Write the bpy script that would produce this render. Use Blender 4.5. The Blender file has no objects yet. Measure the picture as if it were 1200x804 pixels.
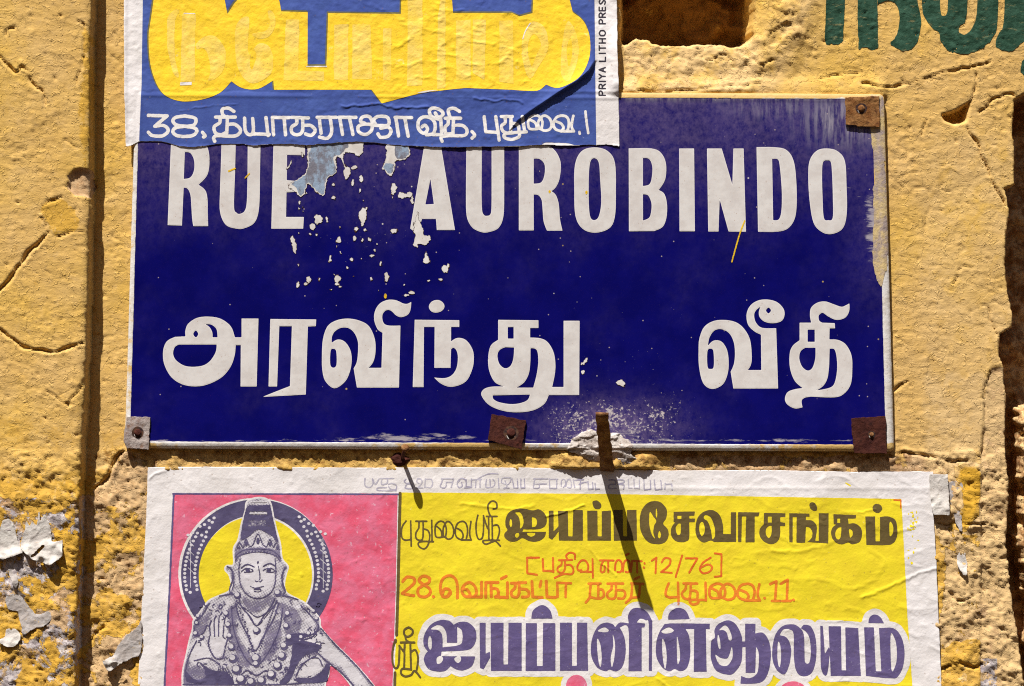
import bpy, math, random
import numpy as np

# ------------------------------------------------------------------ camera, sky, sun, exposure
U = 0.00075                 # one photo pixel on the wall plane, in metres
ZC = 2.25                   # height of the picture's centre above the street
CAM_D = 2.5
scene = bpy.context.scene
C = scene.collection

cam_d = bpy.data.cameras.new('camera')
cam = bpy.data.objects.new('camera', cam_d)
C.objects.link(cam)
cam.location = (0, -CAM_D, ZC)
cam.rotation_euler = (math.radians(90), 0, 0)
cam_d.sensor_width = 36
cam_d.lens = 36 * CAM_D / (1200 * U)
cam_d.clip_start = 0.01
cam_d.clip_end = 2000
scene.camera = cam

SUN = (0.58, 1.0, -2.4)     # direction the light travels
SUN_ELEV = math.atan2(2.4, math.hypot(0.58, 1.0))
world = bpy.data.worlds.new('World')
scene.world = world
world.use_nodes = True
wn = world.node_tree
sky = wn.nodes.new('ShaderNodeTexSky')
sky.sky_type = 'NISHITA'
sky.sun_disc = False
sky.sun_elevation = SUN_ELEV
sky.sun_rotation = math.radians(210)
sky.air_density = 1.0
sky.dust_density = 1.0
wn.links.new(sky.outputs[0], wn.nodes['Background'].inputs['Color'])
wn.nodes['Background'].inputs['Strength'].default_value = 0.05

sun_d = bpy.data.lights.new('sun', 'SUN')
sun_d.energy = 5.0
sun_d.angle = math.radians(0.5)
sun_d.color = (1.0, 0.972, 0.925)
sun = bpy.data.objects.new('sun', sun_d)
C.objects.link(sun)
from mathutils import Vector
sun.rotation_euler = Vector(SUN).to_track_quat('-Z', 'Y').to_euler()
sun.location = (-2, -4, 9)

scene.view_settings.view_transform = 'Standard'
scene.view_settings.look = 'None'
scene.view_settings.gamma = 1
scene.view_settings.exposure = 0.66
scene.cycles.use_denoising = False
scene.cycles.filter_width = 1.1
scene.view_settings.use_curve_mapping = False

# ------------------------------------------------------------------ numpy noise and fields
def _hash(ix, iy, seed):
    h = (ix.astype(np.int64) * 374761393 + iy.astype(np.int64) * 668265263 + seed * 974634777) & 0xffffffff
    h = ((h ^ (h >> 13)) * 1274126177) & 0xffffffff
    h = (h ^ (h >> 16)) & 0xffffffff
    return h.astype(np.float64) / 4294967295.0

def perlin(x, y, seed=0):
    x = np.asarray(x, float); y = np.asarray(y, float)
    ix = np.floor(x); iy = np.floor(y)
    fx = x - ix; fy = y - iy
    u = fx * fx * fx * (fx * (fx * 6 - 15) + 10)
    v = fy * fy * fy * (fy * (fy * 6 - 15) + 10)
    def g(dx, dy):
        a = _hash(ix + dx, iy + dy, seed) * 2 * math.pi
        return np.cos(a) * (fx - dx) + np.sin(a) * (fy - dy)
    n0 = g(0, 0) * (1 - u) + g(1, 0) * u
    n1 = g(0, 1) * (1 - u) + g(1, 1) * u
    return (n0 * (1 - v) + n1 * v) * 1.5

def fbm(x, y, lam, oct=4, seed=0, gain=0.5):
    s = 0; a = 1.0; tot = 0
    for k in range(oct):
        s = s + a * perlin(x / lam + 13.7 * k, y / lam - 7.3 * k, seed + k * 17)
        tot += a; a *= gain; lam = lam / 2.03
    return s / tot

def ridged(x, y, lam, oct=3, seed=0):
    s = 0; a = 1.0; tot = 0
    for k in range(oct):
        s = s + a * (1 - np.abs(perlin(x / lam, y / lam, seed + k * 31)) * 2)
        tot += a; a *= 0.5; lam /= 2.1
    return s / tot

def sstep(a, b, x):
    t = np.clip((x - a) / (b - a), 0, 1)
    return t * t * (3 - 2 * t)

def parse(s):
    out = []
    for t in s.split():
        c = t.endswith('!')
        if c: t = t[:-1]
        a, b = t.split(',')
        out.append((float(a), float(b), c))
    return out

def smooth(pts, closed, n=5):
    N = len(pts)
    res = []
    rng = range(N) if closed else range(N - 1)
    for i in rng:
        a = pts[i]; b = pts[(i + 1) % N]
        if a[2] and b[2]:
            res.append((a[0], a[1])); continue
        p0 = a if (a[2] or (not closed and i == 0)) else pts[i - 1]
        p3 = b if (b[2] or (not closed and i == N - 2)) else pts[(i + 2) % N]
        for k in range(n):
            t = k / n
            r = []
            for q in (0, 1):
                P0, P1, P2, P3 = p0[q], a[q], b[q], p3[q]
                r.append(0.5 * (2 * P1 + (P2 - P0) * t + (2 * P0 - 5 * P1 + 4 * P2 - P3) * t * t
                                + (3 * P1 - P0 - 3 * P2 + P3) * t ** 3))
            res.append(tuple(r))
    if not closed:
        res.append((pts[-1][0], pts[-1][1]))
    return np.array(res, float)

def T(x0, y0, s):
    return lambda P: np.stack([x0 + P[:, 0] / s, y0 + P[:, 1] / s], 1)

class Shape:
    """a printed or cut shape in photo pixels: fills, strokes and ellipses, united"""
    def __init__(self, tf=None):
        self.pr = []; self.tf = tf or (lambda P: P); self.sc = 1.0
    def at(self, *a):
        self.tf = T(*a); self.sc = 1.0 / a[2]; return self
    def fill(self, spec):
        for g in spec.strip().split('\n'):
            g = g.strip()
            if g:
                cs = [self.tf(smooth(parse(c), True)) for c in g.split('|')]
                self.pr.append(('f', cs))
        return self
    def stroke(self, w, spec):
        for g in spec.replace('\n', ';').split(';'):
            g = g.strip()
            if not g: continue
            p = parse(g)
            if len(p) == 1: p = p + [(p[0][0] + .2, p[0][1], True)]
            self.pr.append(('s', self.tf(smooth(p, False)), w * self.sc / 2))
        return self
    def dot(self, cx, cy, rx, ry=None):
        ry = ry or rx
        a = np.linspace(0, 2 * math.pi, 25)[:-1]
        self.pr.append(('f', [self.tf(np.stack([cx + rx * np.cos(a), cy + ry * np.sin(a)], 1))]))
        return self
    def ringdot(self, cx, cy, r, w):
        a = np.linspace(0, 2 * math.pi, 17)
        self.pr.append(('s', self.tf(np.stack([cx + r * np.cos(a), cy + r * np.sin(a)], 1)), w * self.sc / 2))
        return self
    def bbox(self, pad):
        A = np.concatenate([np.concatenate(p[1]) if p[0] == 'f' else p[1] for p in self.pr])
        m = max([p[2] for p in self.pr if p[0] == 's'] + [0]) + pad
        return A[:, 0].min() - m, A[:, 1].min() - m, A[:, 0].max() + m, A[:, 1].max() + m
    def sdf(self, X, Y, reach=4):
        D = np.full(X.shape, 50.0)
        for p in self.pr:
            pts = np.concatenate(p[1]) if p[0] == 'f' else p[1]
            w = p[2] if p[0] == 's' else 0
            m = ((X > pts[:, 0].min() - w - reach) & (X < pts[:, 0].max() + w + reach)
                 & (Y > pts[:, 1].min() - w - reach) & (Y < pts[:, 1].max() + w + reach))
            if not m.any(): continue
            x = X[m]; y = Y[m]
            if p[0] == 'f':
                d = poly_sd(x, y, p[1])
            else:
                d = line_d(x, y, p[1]) - w
            D[m] = np.minimum(D[m], d)
        return D

def line_d(x, y, P):
    d = np.full(x.shape, 1e9)
    for (ax, ay), (bx, by) in zip(P[:-1], P[1:]):
        ux, uy = bx - ax, by - ay
        L = ux * ux + uy * uy + 1e-12
        t = np.clip(((x - ax) * ux + (y - ay) * uy) / L, 0, 1)
        d = np.minimum(d, (x - ax - t * ux) ** 2 + (y - ay - t * uy) ** 2)
    return np.sqrt(d)

def poly_sd(x, y, contours):
    ins = np.zeros(x.shape, bool)
    d = np.full(x.shape, 1e9)
    for P in contours:
        Q = np.vstack([P, P[:1]])
        d = np.minimum(d, line_d(x, y, Q))
        for (ax, ay), (bx, by) in zip(Q[:-1], Q[1:]):
            if ay == by: continue
            c = ((ay > y) != (by > y)) & (x < (bx - ax) * (y - ay) / (by - ay) + ax)
            ins ^= c
    return np.where(ins, -d, d)

def poly(spec):
    S = Shape(); S.fill(spec); return S

# ------------------------------------------------------------------ mesh building
def W(x, y, h):
    """photo pixel on the wall plane + height out of the wall (px) -> metres"""
    return np.stack([(np.asarray(x, float) - 600) * U, -np.asarray(h, float) * U,
                     ZC + (402 - np.asarray(y, float)) * U], -1)

def world_loc(o):
    v = Vector((0, 0, 0))
    while o is not None:
        v = v + o.location; o = o.parent
    return v

def link_mesh(name, V, loops, sizes, mat, parent=None, origin=None, attrs=None, shade=True):
    V = np.asarray(V, float)
    me = bpy.data.meshes.new(name)
    o = bpy.data.objects.new(name, me)
    C.objects.link(o)
    if parent is not None:
        o.parent = parent
        off = np.array(world_loc(parent))
    else:
        if origin is None:
            origin = (float(V[:, 0].mean()), float(V[:, 1].max()), float(V[:, 2].min()))
        o.location = origin
        off = np.array(origin)
    me.vertices.add(len(V)); me.vertices.foreach_set('co', (V - off).astype(np.float32).ravel())
    loops = np.asarray(loops, np.int32); sizes = np.asarray(sizes, np.int32)
    me.loops.add(len(loops)); me.loops.foreach_set('vertex_index', loops)
    me.polygons.add(len(sizes))
    st = np.concatenate([[0], np.cumsum(sizes)[:-1]]).astype(np.int32)
    me.polygons.foreach_set('loop_start', st)
    if shade:
        me.polygons.foreach_set('use_smooth', np.ones(len(sizes), bool))
    for k, a in (attrs or {}).items():
        at = me.attributes.new(k, 'FLOAT', 'POINT')
        at.data.foreach_set('value', np.asarray(a, np.float32))
    me.materials.append(mat)
    me.update(calc_edges=True)
    me.validate()
    return o

def field_mesh(name, bbox, step, sdf, hfun, mat, parent=None, skirt=0.0, attrs=None, off=0.0):
    x0 = math.floor(bbox[0] / step) - 1; x1 = math.ceil(bbox[2] / step) + 1
    y0 = math.floor(bbox[1] / step) - 1; y1 = math.ceil(bbox[3] / step) + 1
    xs = np.arange(x0, x1 + 1) * step; ys = np.arange(y0, y1 + 1) * step
    X, Y = np.meshgrid(xs, ys)
    F = sdf(X, Y)
    F[0, :] = np.maximum(F[0, :], .5); F[-1, :] = np.maximum(F[-1, :], .5)
    F[:, 0] = np.maximum(F[:, 0], .5); F[:, -1] = np.maximum(F[:, -1], .5)
    F = np.where(np.abs(F) < 1e-4, 1e-4, F)
    ny, nx = F.shape
    N = ny * nx
    a, b = F[:, :-1], F[:, 1:]
    with np.errstate(divide='ignore', invalid='ignore'):
        th = np.clip(np.nan_to_num(a / (a - b)), 0.02, 0.98)
        a2, b2 = F[:-1, :], F[1:, :]
        tv = np.clip(np.nan_to_num(a2 / (a2 - b2)), 0.02, 0.98)
    px = np.concatenate([X.ravel(), (X[:, :-1] + th * step).ravel(), X[:-1, :].ravel()])
    py = np.concatenate([Y.ravel(), Y[:, :-1].ravel(), (Y[:-1, :] + tv * step).ravel()])
    H0 = N; V0 = N + ny * (nx - 1)
    ins = F < 0
    case = (ins[:-1, :-1] * 1 + ins[:-1, 1:] * 2 + ins[1:, 1:] * 4 + ins[1:, :-1] * 8)
    loops = []; sizes = []; bnd = []
    for c in range(1, 16):
        jj, ii = np.nonzero(case == c)
        if len(jj) == 0: continue
        cor = [jj * nx + ii, jj * nx + ii + 1, (jj + 1) * nx + ii + 1, (jj + 1) * nx + ii]
        edg = [H0 + jj * (nx - 1) + ii, V0 + jj * nx + ii + 1, H0 + (jj + 1) * (nx - 1) + ii, V0 + jj * nx + ii]
        seq = []
        for k in range(4):
            ik = bool(c >> k & 1); i2 = bool(c >> ((k + 1) % 4) & 1)
            if ik: seq.append((cor[k], 0))
            if ik != i2: seq.append((edg[k], 1 if ik else 2))
        seq = seq[::-1]
        M = np.stack([s[0] for s in seq], 1)
        loops.append(M.ravel()); sizes.append(np.full(len(M), M.shape[1]))
        for k in range(len(seq)):
            if seq[k][1] and seq[(k + 1) % len(seq)][1]:
                bnd.append(np.stack([seq[k][0], seq[(k + 1) % len(seq)][0]], 1))
    if not loops:
        return None
    loops = np.concatenate(loops); sizes = np.concatenate(sizes)
    used, inv = np.unique(loops, return_inverse=True)
    vx = px[used]; vy = py[used]
    h = hfun(vx, vy) + off
    V = W(vx, vy, h)
    at = {k: f(vx, vy) for k, f in (attrs or {}).items()}
    loops = inv
    if skirt:
        B = np.searchsorted(used, np.concatenate(bnd))
        bu, binv = np.unique(B, return_inverse=True)
        binv = binv.reshape(B.shape)
        n0 = len(V)
        V = np.concatenate([V, W(vx[bu], vy[bu], h[bu] - skirt)])
        for k in at: at[k] = np.concatenate([at[k], at[k][bu]])
        Q = np.stack([B[:, 1], B[:, 0], n0 + binv[:, 0], n0 + binv[:, 1]], 1)
        loops = np.concatenate([loops, Q.ravel()]); sizes = np.concatenate([sizes, np.full(len(Q), 4)])
    return link_mesh(name, V, loops, sizes, mat, parent, attrs=at)

def shape_mesh(name, S, hfun, mat, parent, off=0.12, step=0.5, grow=0.0, rough=0.0, seed=1, cut=None, lam=3.0):
    bb = S.bbox(1.5 + grow)
    def f(X, Y):
        d = S.sdf(X, Y, 4 + grow) - grow
        if rough: d = d + rough * fbm(X, Y, lam, 3, seed)
        if cut is not None: d = np.maximum(d, cut(X, Y))
        return d
    return field_mesh(name, bb, step, f, hfun, mat, parent, off=off)

def tube(name, pts, radii, mat, parent=None, segs=12, cap=True):
    P = [Vector(W(*p)) for p in pts]
    R = [r * U for r in radii]
    V = []; L = []; S = []
    for i, p in enumerate(P):
        d = (P[min(i + 1, len(P) - 1)] - P[max(i - 1, 0)]).normalized()
        a = d.orthogonal().normalized() if i == 0 else (a - d * a.dot(d)).normalized()
        b = d.cross(a)
        for k in range(segs):
            t = 2 * math.pi * k / segs
            V.append(p + (a * math.cos(t) + b * math.sin(t)) * R[i])
    for i in range(len(P) - 1):
        for k in range(segs):
            k2 = (k + 1) % segs
            L += [i * segs + k, i * segs + k2, (i + 1) * segs + k2, (i + 1) * segs + k]; S.append(4)
    if cap:
        L += list(range(segs))[::-1]; S.append(segs)
        L += [(len(P) - 1) * segs + k for k in range(segs)]; S.append(segs)
    return link_mesh(name, np.array([tuple(v) for v in V]), L, S, mat, parent)

def tag(o, label=None, cat=None, group=None, kind=None):
    if label: o['label'] = label
    if cat: o['category'] = cat
    if group: o['group'] = group
    if kind: o['kind'] = kind
    return o

def empty(name, x, y, h, label, cat, group=None):
    o = bpy.data.objects.new(name, None)
    C.objects.link(o)
    o.empty_display_size = 0.02
    o.location = Vector(W(x, y, h))
    return tag(o, label, cat, group)

# ------------------------------------------------------------------ materials
class Mat:
    def __init__(self, name, rough=0.85, spec=0.3):
        self.m = bpy.data.materials.new(name)
        self.m.use_nodes = True
        self.nt = self.m.node_tree
        self.b = self.nt.nodes['Principled BSDF']
        self.b.inputs['Roughness'].default_value = rough
        self.b.inputs['Specular IOR Level'].default_value = spec
        g = self.nt.nodes.new('ShaderNodeNewGeometry')
        self.pos = g.outputs['Position']
    def put(self, sock, v):
        if isinstance(v, bpy.types.NodeSocket): self.nt.links.new(v, sock)
        elif isinstance(v, (tuple, list)) and len(v) == 3 and sock.type == 'RGBA': sock.default_value = (*v, 1)
        else: sock.default_value = v
    def scaled(self, s):
        n = self.nt.nodes.new('ShaderNodeVectorMath'); n.operation = 'MULTIPLY'
        self.put(n.inputs[0], self.pos); n.inputs[1].default_value = s
        return n.outputs[0]
    def noise(self, lam, detail=4, rough=0.55, dist=0.0, stretch=(1, 1, 1), off=0.0):
        n = self.nt.nodes.new('ShaderNodeTexNoise')
        v = self.scaled(stretch)
        if off:
            a = self.nt.nodes.new('ShaderNodeVectorMath'); a.operation = 'ADD'
            self.put(a.inputs[0], v); a.inputs[1].default_value = (off, off * 1.3, off * .7); v = a.outputs[0]
        self.put(n.inputs['Vector'], v)
        n.inputs['Scale'].default_value = 1 / (lam * U)
        n.inputs['Detail'].default_value = detail
        n.inputs['Roughness'].default_value = rough
        n.inputs['Distortion'].default_value = dist
        return n.outputs['Fac']
    def voronoi(self, lam, off=0.0):
        n = self.nt.nodes.new('ShaderNodeTexVoronoi')
        v = self.pos
        a = self.nt.nodes.new('ShaderNodeVectorMath'); a.operation = 'ADD'
        self.put(a.inputs[0], v); a.inputs[1].default_value = (off, off * 1.3, off * .7)
        self.put(n.inputs['Vector'], a.outputs[0])
        n.inputs['Scale'].default_value = 1 / (lam * U)
        return n.outputs['Distance'], n.outputs['Color']
    def math(self, op, a, b=0.0, c=None):
        n = self.nt.nodes.new('ShaderNodeMath'); n.operation = op
        self.put(n.inputs[0], a); self.put(n.inputs[1], b)
        if c is not None: self.put(n.inputs[2], c)
        return n.outputs[0]
    def step(self, x, a, b):
        n = self.nt.nodes.new('ShaderNodeMapRange'); n.interpolation_type = 'SMOOTHSTEP'
        self.put(n.inputs['Value'], x)
        n.inputs['From Min'].default_value = a; n.inputs['From Max'].default_value = b
        return n.outputs[0]
    def attr(self, name):
        n = self.nt.nodes.new('ShaderNodeAttribute'); n.attribute_name = name
        return n.outputs['Fac']
    def mix(self, f, a, b):
        n = self.nt.nodes.new('ShaderNodeMix'); n.data_type = 'RGBA'
        self.put(n.inputs['Factor'], f); self.put(n.inputs[6], a); self.put(n.inputs[7], b)
        return n.outputs[2]
    def color(self, c):
        self.put(self.b.inputs['Base Color'], c); return self
    def bump(self, h, dist_px, strength=1.0):
        n = self.nt.nodes.new('ShaderNodeBump')
        n.inputs['Strength'].default_value = strength
        n.inputs['Distance'].default_value = dist_px * U
        self.put(n.inputs['Height'], h)
        if self.b.inputs['Normal'].is_linked:
            self.nt.links.new(self.b.inputs['Normal'].links[0].from_socket, n.inputs['Normal'])
        self.nt.links.new(n.outputs[0], self.b.inputs['Normal'])
        return self

def lin(r, g, b):
    f = lambda c: (c / 255 / 12.92) if c <= 10 else ((c / 255 + .055) / 1.055) ** 2.4
    return (f(r), f(g), f(b))

def paper_bump(M, k=1.0):
    M.bump(M.noise(11, 4, .55), .34 * k)
    M.bump(M.noise(2.2, 2, .5, off=3.1), 0.12 * k)

def ink(name, c1, c2=None, loss=None, lossc=(.75, .74, .74), lo=.70, rough=.75, k=1.0, spec=.25):
    M = Mat(name, rough, spec)
    c2 = c2 or tuple(v * .86 for v in c1)
    col = M.mix(M.step(M.noise(22, 5, .65, off=1.7), .35, .65), c1, c2)
    if loss:
        col = M.mix(M.math('MULTIPLY', M.step(M.noise(loss, 5, .7, off=5.3), lo, lo + .06), .8), col, lossc)
    # brown dust and dark flecks stuck to the surface
    d, c = M.voronoi(9, 2.2)
    col = M.mix(M.math('MULTIPLY', M.step(d, .13, .07), .35), col, (.16, .09, .05))
    M.color(col)
    paper_bump(M, k)
    return M.m

PAPER = Mat('white_poster_paper', .8, .2)
_c = PAPER.mix(PAPER.step(PAPER.noise(60, 5, .6), .35, .7), (.80, .755, .745), (.71, .665, .64))
_c = PAPER.mix(PAPER.math('MULTIPLY', PAPER.step(PAPER.noise(7, 6, .75, off=4.), .62, .78), .45), _c, (.42, .33, .22))
_d, _ = PAPER.voronoi(11, 7.7)
_c = PAPER.mix(PAPER.math('MULTIPLY', PAPER.step(_d, .12, .06), .4), _c, (.25, .15, .08))
PAPER.color(_c); paper_bump(PAPER, 1.3)
PAPER = PAPER.m

INK_BLUE = ink('faded_blue_ink', (.058, .100, .34), (.045, .078, .30), 9, (.36, .38, .52), .68)
INK_YELLOW = ink('yellow_ink', (.92, .61, .022), (.88, .57, .03), 14, (.84, .66, .20), .64, k=1.8)
INK_PALE_YELLOW = ink('pale_yellow_ink', (.87, .62, .13), (.88, .60, .07), None, k=1.8)
INK_OLIVE = ink('olive_outline_ink', (.17, .15, .05), (.13, .12, .06))
INK_WHITE = ink('white_lettering_print', (.80, .77, .74), (.76, .71, .67))
INK_BLACK = ink('black_print', (.035, .03, .045))
INK_LEMON = ink('lemon_ink', (.83, .67, .020), (.80, .62, .022), 5, (.78, .70, .30), .67)
INK_BROWN = ink('olive_brown_ink', (.115, .078, .026), (.14, .098, .028), 4, (.40, .31, .06), .68)
INK_ORANGE = ink('orange_ink', (.80, .20, .022), (.75, .22, .02), None)
INK_REDOR = ink('red_orange_ink', (.72, .12, .018), (.74, .18, .02), None)
INK_PURPLE = ink('purple_ink', (.105, .078, .20), (.13, .098, .225), 2.6, (.45, .42, .52), .64)
INK_PINK = ink('pink_ink', (.72, .095, .17), (.72, .165, .27), 7, (.74, .42, .52), .60)
INK_GREY = ink('worn_grey_print', (.36, .33, .43), (.50, .47, .53), 5, (.70, .68, .69), .60)
INK_FIGLIGHT = ink('light_lavender_print', (.66, .625, .65), (.60, .565, .60), 2.0, (.74, .71, .72), .62)
INK_FIGDARK2 = ink('soft_purple_print', (.17, .145, .235), (.22, .19, .28), None)
INK_FIGDARK = ink('dark_purple_print', (.075, .06, .135), (.105, .088, .175), 1.8, (.40, .38, .48), .66)

# weathered wall: limewash over render
M = Mat('weathered_yellow_plaster', .95, .1)
bare = M.attr('bare'); grey = M.attr('grey'); orange = M.attr('orange'); dirt_shade = M.attr('dirt_shade'); pale = M.attr('pale')
nA = M.noise(30, 8, .68, .4)
nB = M.noise(11, 8, .7, .3, off=2.0)
nC = M.noise(140, 4, .55, off=6.0)
nD = M.noise(5, 5, .7, off=8.0)
paint = M.mix(M.step(nC, .32, .68), lin(214, 172, 84), lin(209, 169, 100))
paint = M.mix(M.math('MULTIPLY', M.step(nB, .50, .72), .45), paint, lin(214, 178, 122))
paint = M.mix(M.math('MULTIPLY', M.step(nA, .57, .72), .6), paint, lin(210, 161, 68))
paint = M.mix(M.math('MULTIPLY', pale, M.step(nA, .30, .55)), paint, lin(214, 180, 126))
paint = M.mix(M.math('MULTIPLY', orange, M.step(M.math('ADD', nB, M.math('MULTIPLY', orange, .35)), .62, .70)), paint, lin(206, 158, 54))
# bare render below the paint, with grey-white scraps of old limewash
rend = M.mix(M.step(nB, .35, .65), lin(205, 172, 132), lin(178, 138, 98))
rend = M.mix(M.math('MULTIPLY', M.step(nD, .55, .70), .6), rend, lin(140, 96, 60))
rend = M.mix(M.math('MULTIPLY', pale, M.step(nA, .32, .52)), rend, lin(216, 182, 128))
gw = M.mix(M.step(nD, .40, .62), lin(200, 190, 186), lin(158, 146, 148))
rend = M.mix(M.step(M.math('ADD', M.math('MULTIPLY', grey, .9), M.math('SUBTRACT', nB, .5)), .48, .54), rend, gw)
mb = M.step(M.math('ADD', bare, M.math('MULTIPLY', M.math('SUBTRACT', nA, .5), 1.5)), .47, .52)
col = M.mix(mb, paint, rend)
col = M.mix(M.math('MULTIPLY', M.step(M.math('ADD', M.math('MULTIPLY', dirt_shade, .8), M.math('MULTIPLY', M.math('SUBTRACT', nB, .5), 1.4)), .30, .65), .8), col, lin(120, 72, 34))  # brown for dirt and for the hole's painted shade
_d, _ = M.voronoi(12, 1.1)
col = M.mix(M.math('MULTIPLY', M.step(_d, .10, .05), .45), col, lin(110, 60, 25))
M.color(col)
M.bump(M.noise(4.5, 7, .74, .2), .58)
M.bump(M.step(M.noise(7, 3, .6, .6, off=12.), .60, .66), .5)
M.bump(M.step(M.noise(16, 5, .62, .5, stretch=(.7, 1, 1), off=15.), .495, .515), .38)
M.bump(M.noise(9, 4, .6, 0, stretch=(.35, 1, 1), off=9.), .8)
M.bump(mb, -0.9)
WALL_MAT = M.m

M = Mat('green_wall_paint', .8, .25)
c = M.mix(M.step(M.noise(12, 6, .7), .38, .62), lin(28, 62, 44), lin(46, 80, 62))
c = M.mix(M.math('MULTIPLY', M.step(M.noise(8, 6, .74, stretch=(.5, 1, 1.6), off=3.), .57, .66), .85), c, lin(128, 124, 84))
M.color(c); M.bump(M.noise(5.5, 6, .62, .2), 1.3)
GREEN = M.m

# vitreous enamel
M = Mat('navy_enamel', .38, .10)
dust = M.attr('dust'); streak = M.attr('streak'); spat = M.attr('spatter')
nb = M.noise(40, 6, .65)
blue = M.mix(M.step(nb, .35, .65), (.0028, .0026, .092), (.0038, .0034, .115))
ns = M.noise(6, 5, .7, 0, stretch=(1, 1, .12), off=2.)
nf = M.noise(9, 8, .78, stretch=(1, 1, .85), off=5.)
df = M.math('MULTIPLY', dust, M.step(nf, .25, .72))
blue = M.mix(df, blue, (.17, .12, .24))
sf = M.math('MULTIPLY', streak, M.step(ns, .40, .62))
blue = M.mix(sf, blue, (.34, .31, .36))
nh = M.noise(7, 6, .72, .3, stretch=(.22, 1, 1), off=4.)
blue = M.mix(M.step(M.math('ADD', M.math('MULTIPLY', M.attr('smear'), .55), M.math('MULTIPLY', M.math('SUBTRACT', nh, .5), 1.5)), .38, .62), blue, (.36, .32, .36))
for lam, lo, hi, amt, oo, colr in ((12, .085, .03, .8, 1.0, (.50, .40, .36)), (25, .050, .022, .9, 2.0, (.66, .60, .56)), (37, .042, .02, .9, 4.0, (.55, .38, .10))):
    d, cc = M.voronoi(lam, oo)
    sep = M.nt.nodes.new('ShaderNodeSeparateColor'); M.put(sep.inputs[0], cc)
    on = M.math('GREATER_THAN', M.math('ADD', sep.outputs[0], M.math('MULTIPLY', spat, .32)), .62)
    blue = M.mix(M.math('MULTIPLY', M.math('MULTIPLY', M.step(d, lo, hi), on), amt), blue, colr)
nsp = M.noise(3.0, 5, .7, off=7.)
blue = M.mix(M.step(M.math('ADD', nsp, M.math('MULTIPLY', spat, .25)), .74, .83), blue, (.52, .46, .46))
M.color(blue)
rr = M.math('ADD', .28, M.math('MULTIPLY', df, .5))
M.put(M.b.inputs['Roughness'], rr)
M.bump(M.noise(30, 3, .5), .5)
NAVY = M.m

def enamel_white(name, c1, c2, stain):
    M = Mat(name, .38, .4)
    c = M.mix(M.step(M.noise(16, 5, .65), .38, .66), c1, c2)
    c = M.mix(M.math('MULTIPLY', M.step(M.noise(5, 6, .75, off=2.), .62, .72), stain), c, (.35, .20, .12))
    d, _ = M.voronoi(7, 3.3)
    c = M.mix(M.math('MULTIPLY', M.step(d, .10, .05), .5), c, (.30, .14, .05))
    M.color(c); M.bump(M.noise(30, 3, .5), .5)
    return M.m
LETTER = enamel_white('white_enamel', (.68, .645, .615), (.61, .565, .535), .5)
LETTER_EDGE = enamel_white('bright_enamel_edge', (.80, .76, .73), (.74, .69, .66), .2)
M = Mat('dusty_border_enamel', .6, .3)
ye = M.attr('yellow')
c = M.mix(M.step(M.noise(16, 5, .65), .38, .66), (.70, .67, .64), (.60, .54, .47))
c = M.mix(M.step(M.math('ADD', M.math('MULTIPLY', ye, .8), M.math('MULTIPLY', M.math('SUBTRACT', M.noise(18, 6, .7, off=2.), .5), .9)), .35, .50), c, lin(205, 170, 105))
c = M.mix(M.math('MULTIPLY', M.step(M.noise(9, 6, .75, off=6.), .58, .68), .5), c, (.30, .19, .09))
M.color(c); M.bump(M.noise(7, 5, .6), .7)
BORDER = M.m
CHIP = enamel_white('white_enamel_ground_coat', (.74, .70, .66), (.60, .55, .50), .6)
M = Mat('bare_weathered_steel', .55, .5)
c = M.mix(M.step(M.noise(14, 6, .7, 0, stretch=(1, 1, .5)), .44, .58), (.17, .165, .20), (.27, .35, .46))
c = M.mix(M.step(M.noise(9, 6, .75, off=4.), .60, .68), c, (.48, .48, .50))
c = M.mix(M.math('MULTIPLY', M.step(M.noise(5, 5, .7, off=7.), .60, .70), .7), c, (.10, .07, .06))
M.color(c); M.bump(M.noise(5, 5, .6), .5)
STEEL = M.m
M = Mat('black_chip_rim', .9, .1)
M.color(M.mix(M.step(M.noise(5, 5, .7), .4, .6), (.03, .018, .02), (.10, .05, .03)))
RIM = M.m

def rust(name, c1, c2, c3):
    M = Mat(name, .85, .12)
    c = M.mix(M.step(M.noise(12, 6, .7), .38, .62), c1, c2)
    c = M.mix(M.math('MULTIPLY', M.step(M.noise(6, 6, .78, off=3.), .50, .66), .9), c, c3)
    M.color(c); M.bump(M.noise(5, 6, .7), 1.5)
    return M.m
RUST_OR = rust('orange_rust', (.17, .065, .018), (.27, .13, .045), (.06, .02, .010))
RUST_DK = rust('dark_maroon_rust', (.050, .014, .011), (.075, .022, .014), (.025, .008, .007))
RUST_GREY = rust('grey_oxidised_tin', (.40, .34, .31), (.30, .24, .22), (.22, .11, .06))
RUST_BR = rust('brown_rust', (.15, .06, .022), (.28, .15, .06), (.06, .024, .014))
MORTAR = Mat('grey_white_mortar', .95, .1)
c = MORTAR.mix(MORTAR.step(MORTAR.noise(9, 6, .7), .40, .62), (.60, .54, .49), (.44, .37, .32))
c = MORTAR.mix(MORTAR.math('MULTIPLY', MORTAR.step(MORTAR.noise(5, 6, .7, off=4.), .56, .66), .8), c, (.13, .08, .055))
MORTAR.color(c); MORTAR.bump(MORTAR.noise(5, 6, .7), 1.8)
MORTAR = MORTAR.m
def old_paper(name, c1, c2, c3):
    M = Mat(name, .9, .1)
    c = M.mix(M.step(M.noise(16, 6, .7), .38, .62), c1, c2)
    c = M.mix(M.math('MULTIPLY', M.step(M.noise(6, 6, .75, off=2.), .58, .68), .7), c, c3)
    M.color(c); M.bump(M.noise(6, 5, .65), 1.0)
    return M.m
SCRAP = old_paper('torn_white_paper', (.60, .56, .51), (.52, .47, .43), (.38, .29, .19))
SCRAP_G = old_paper('grey_old_paper', (.46, .42, .40), (.38, .33, .30), (.45, .30, .10))
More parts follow.
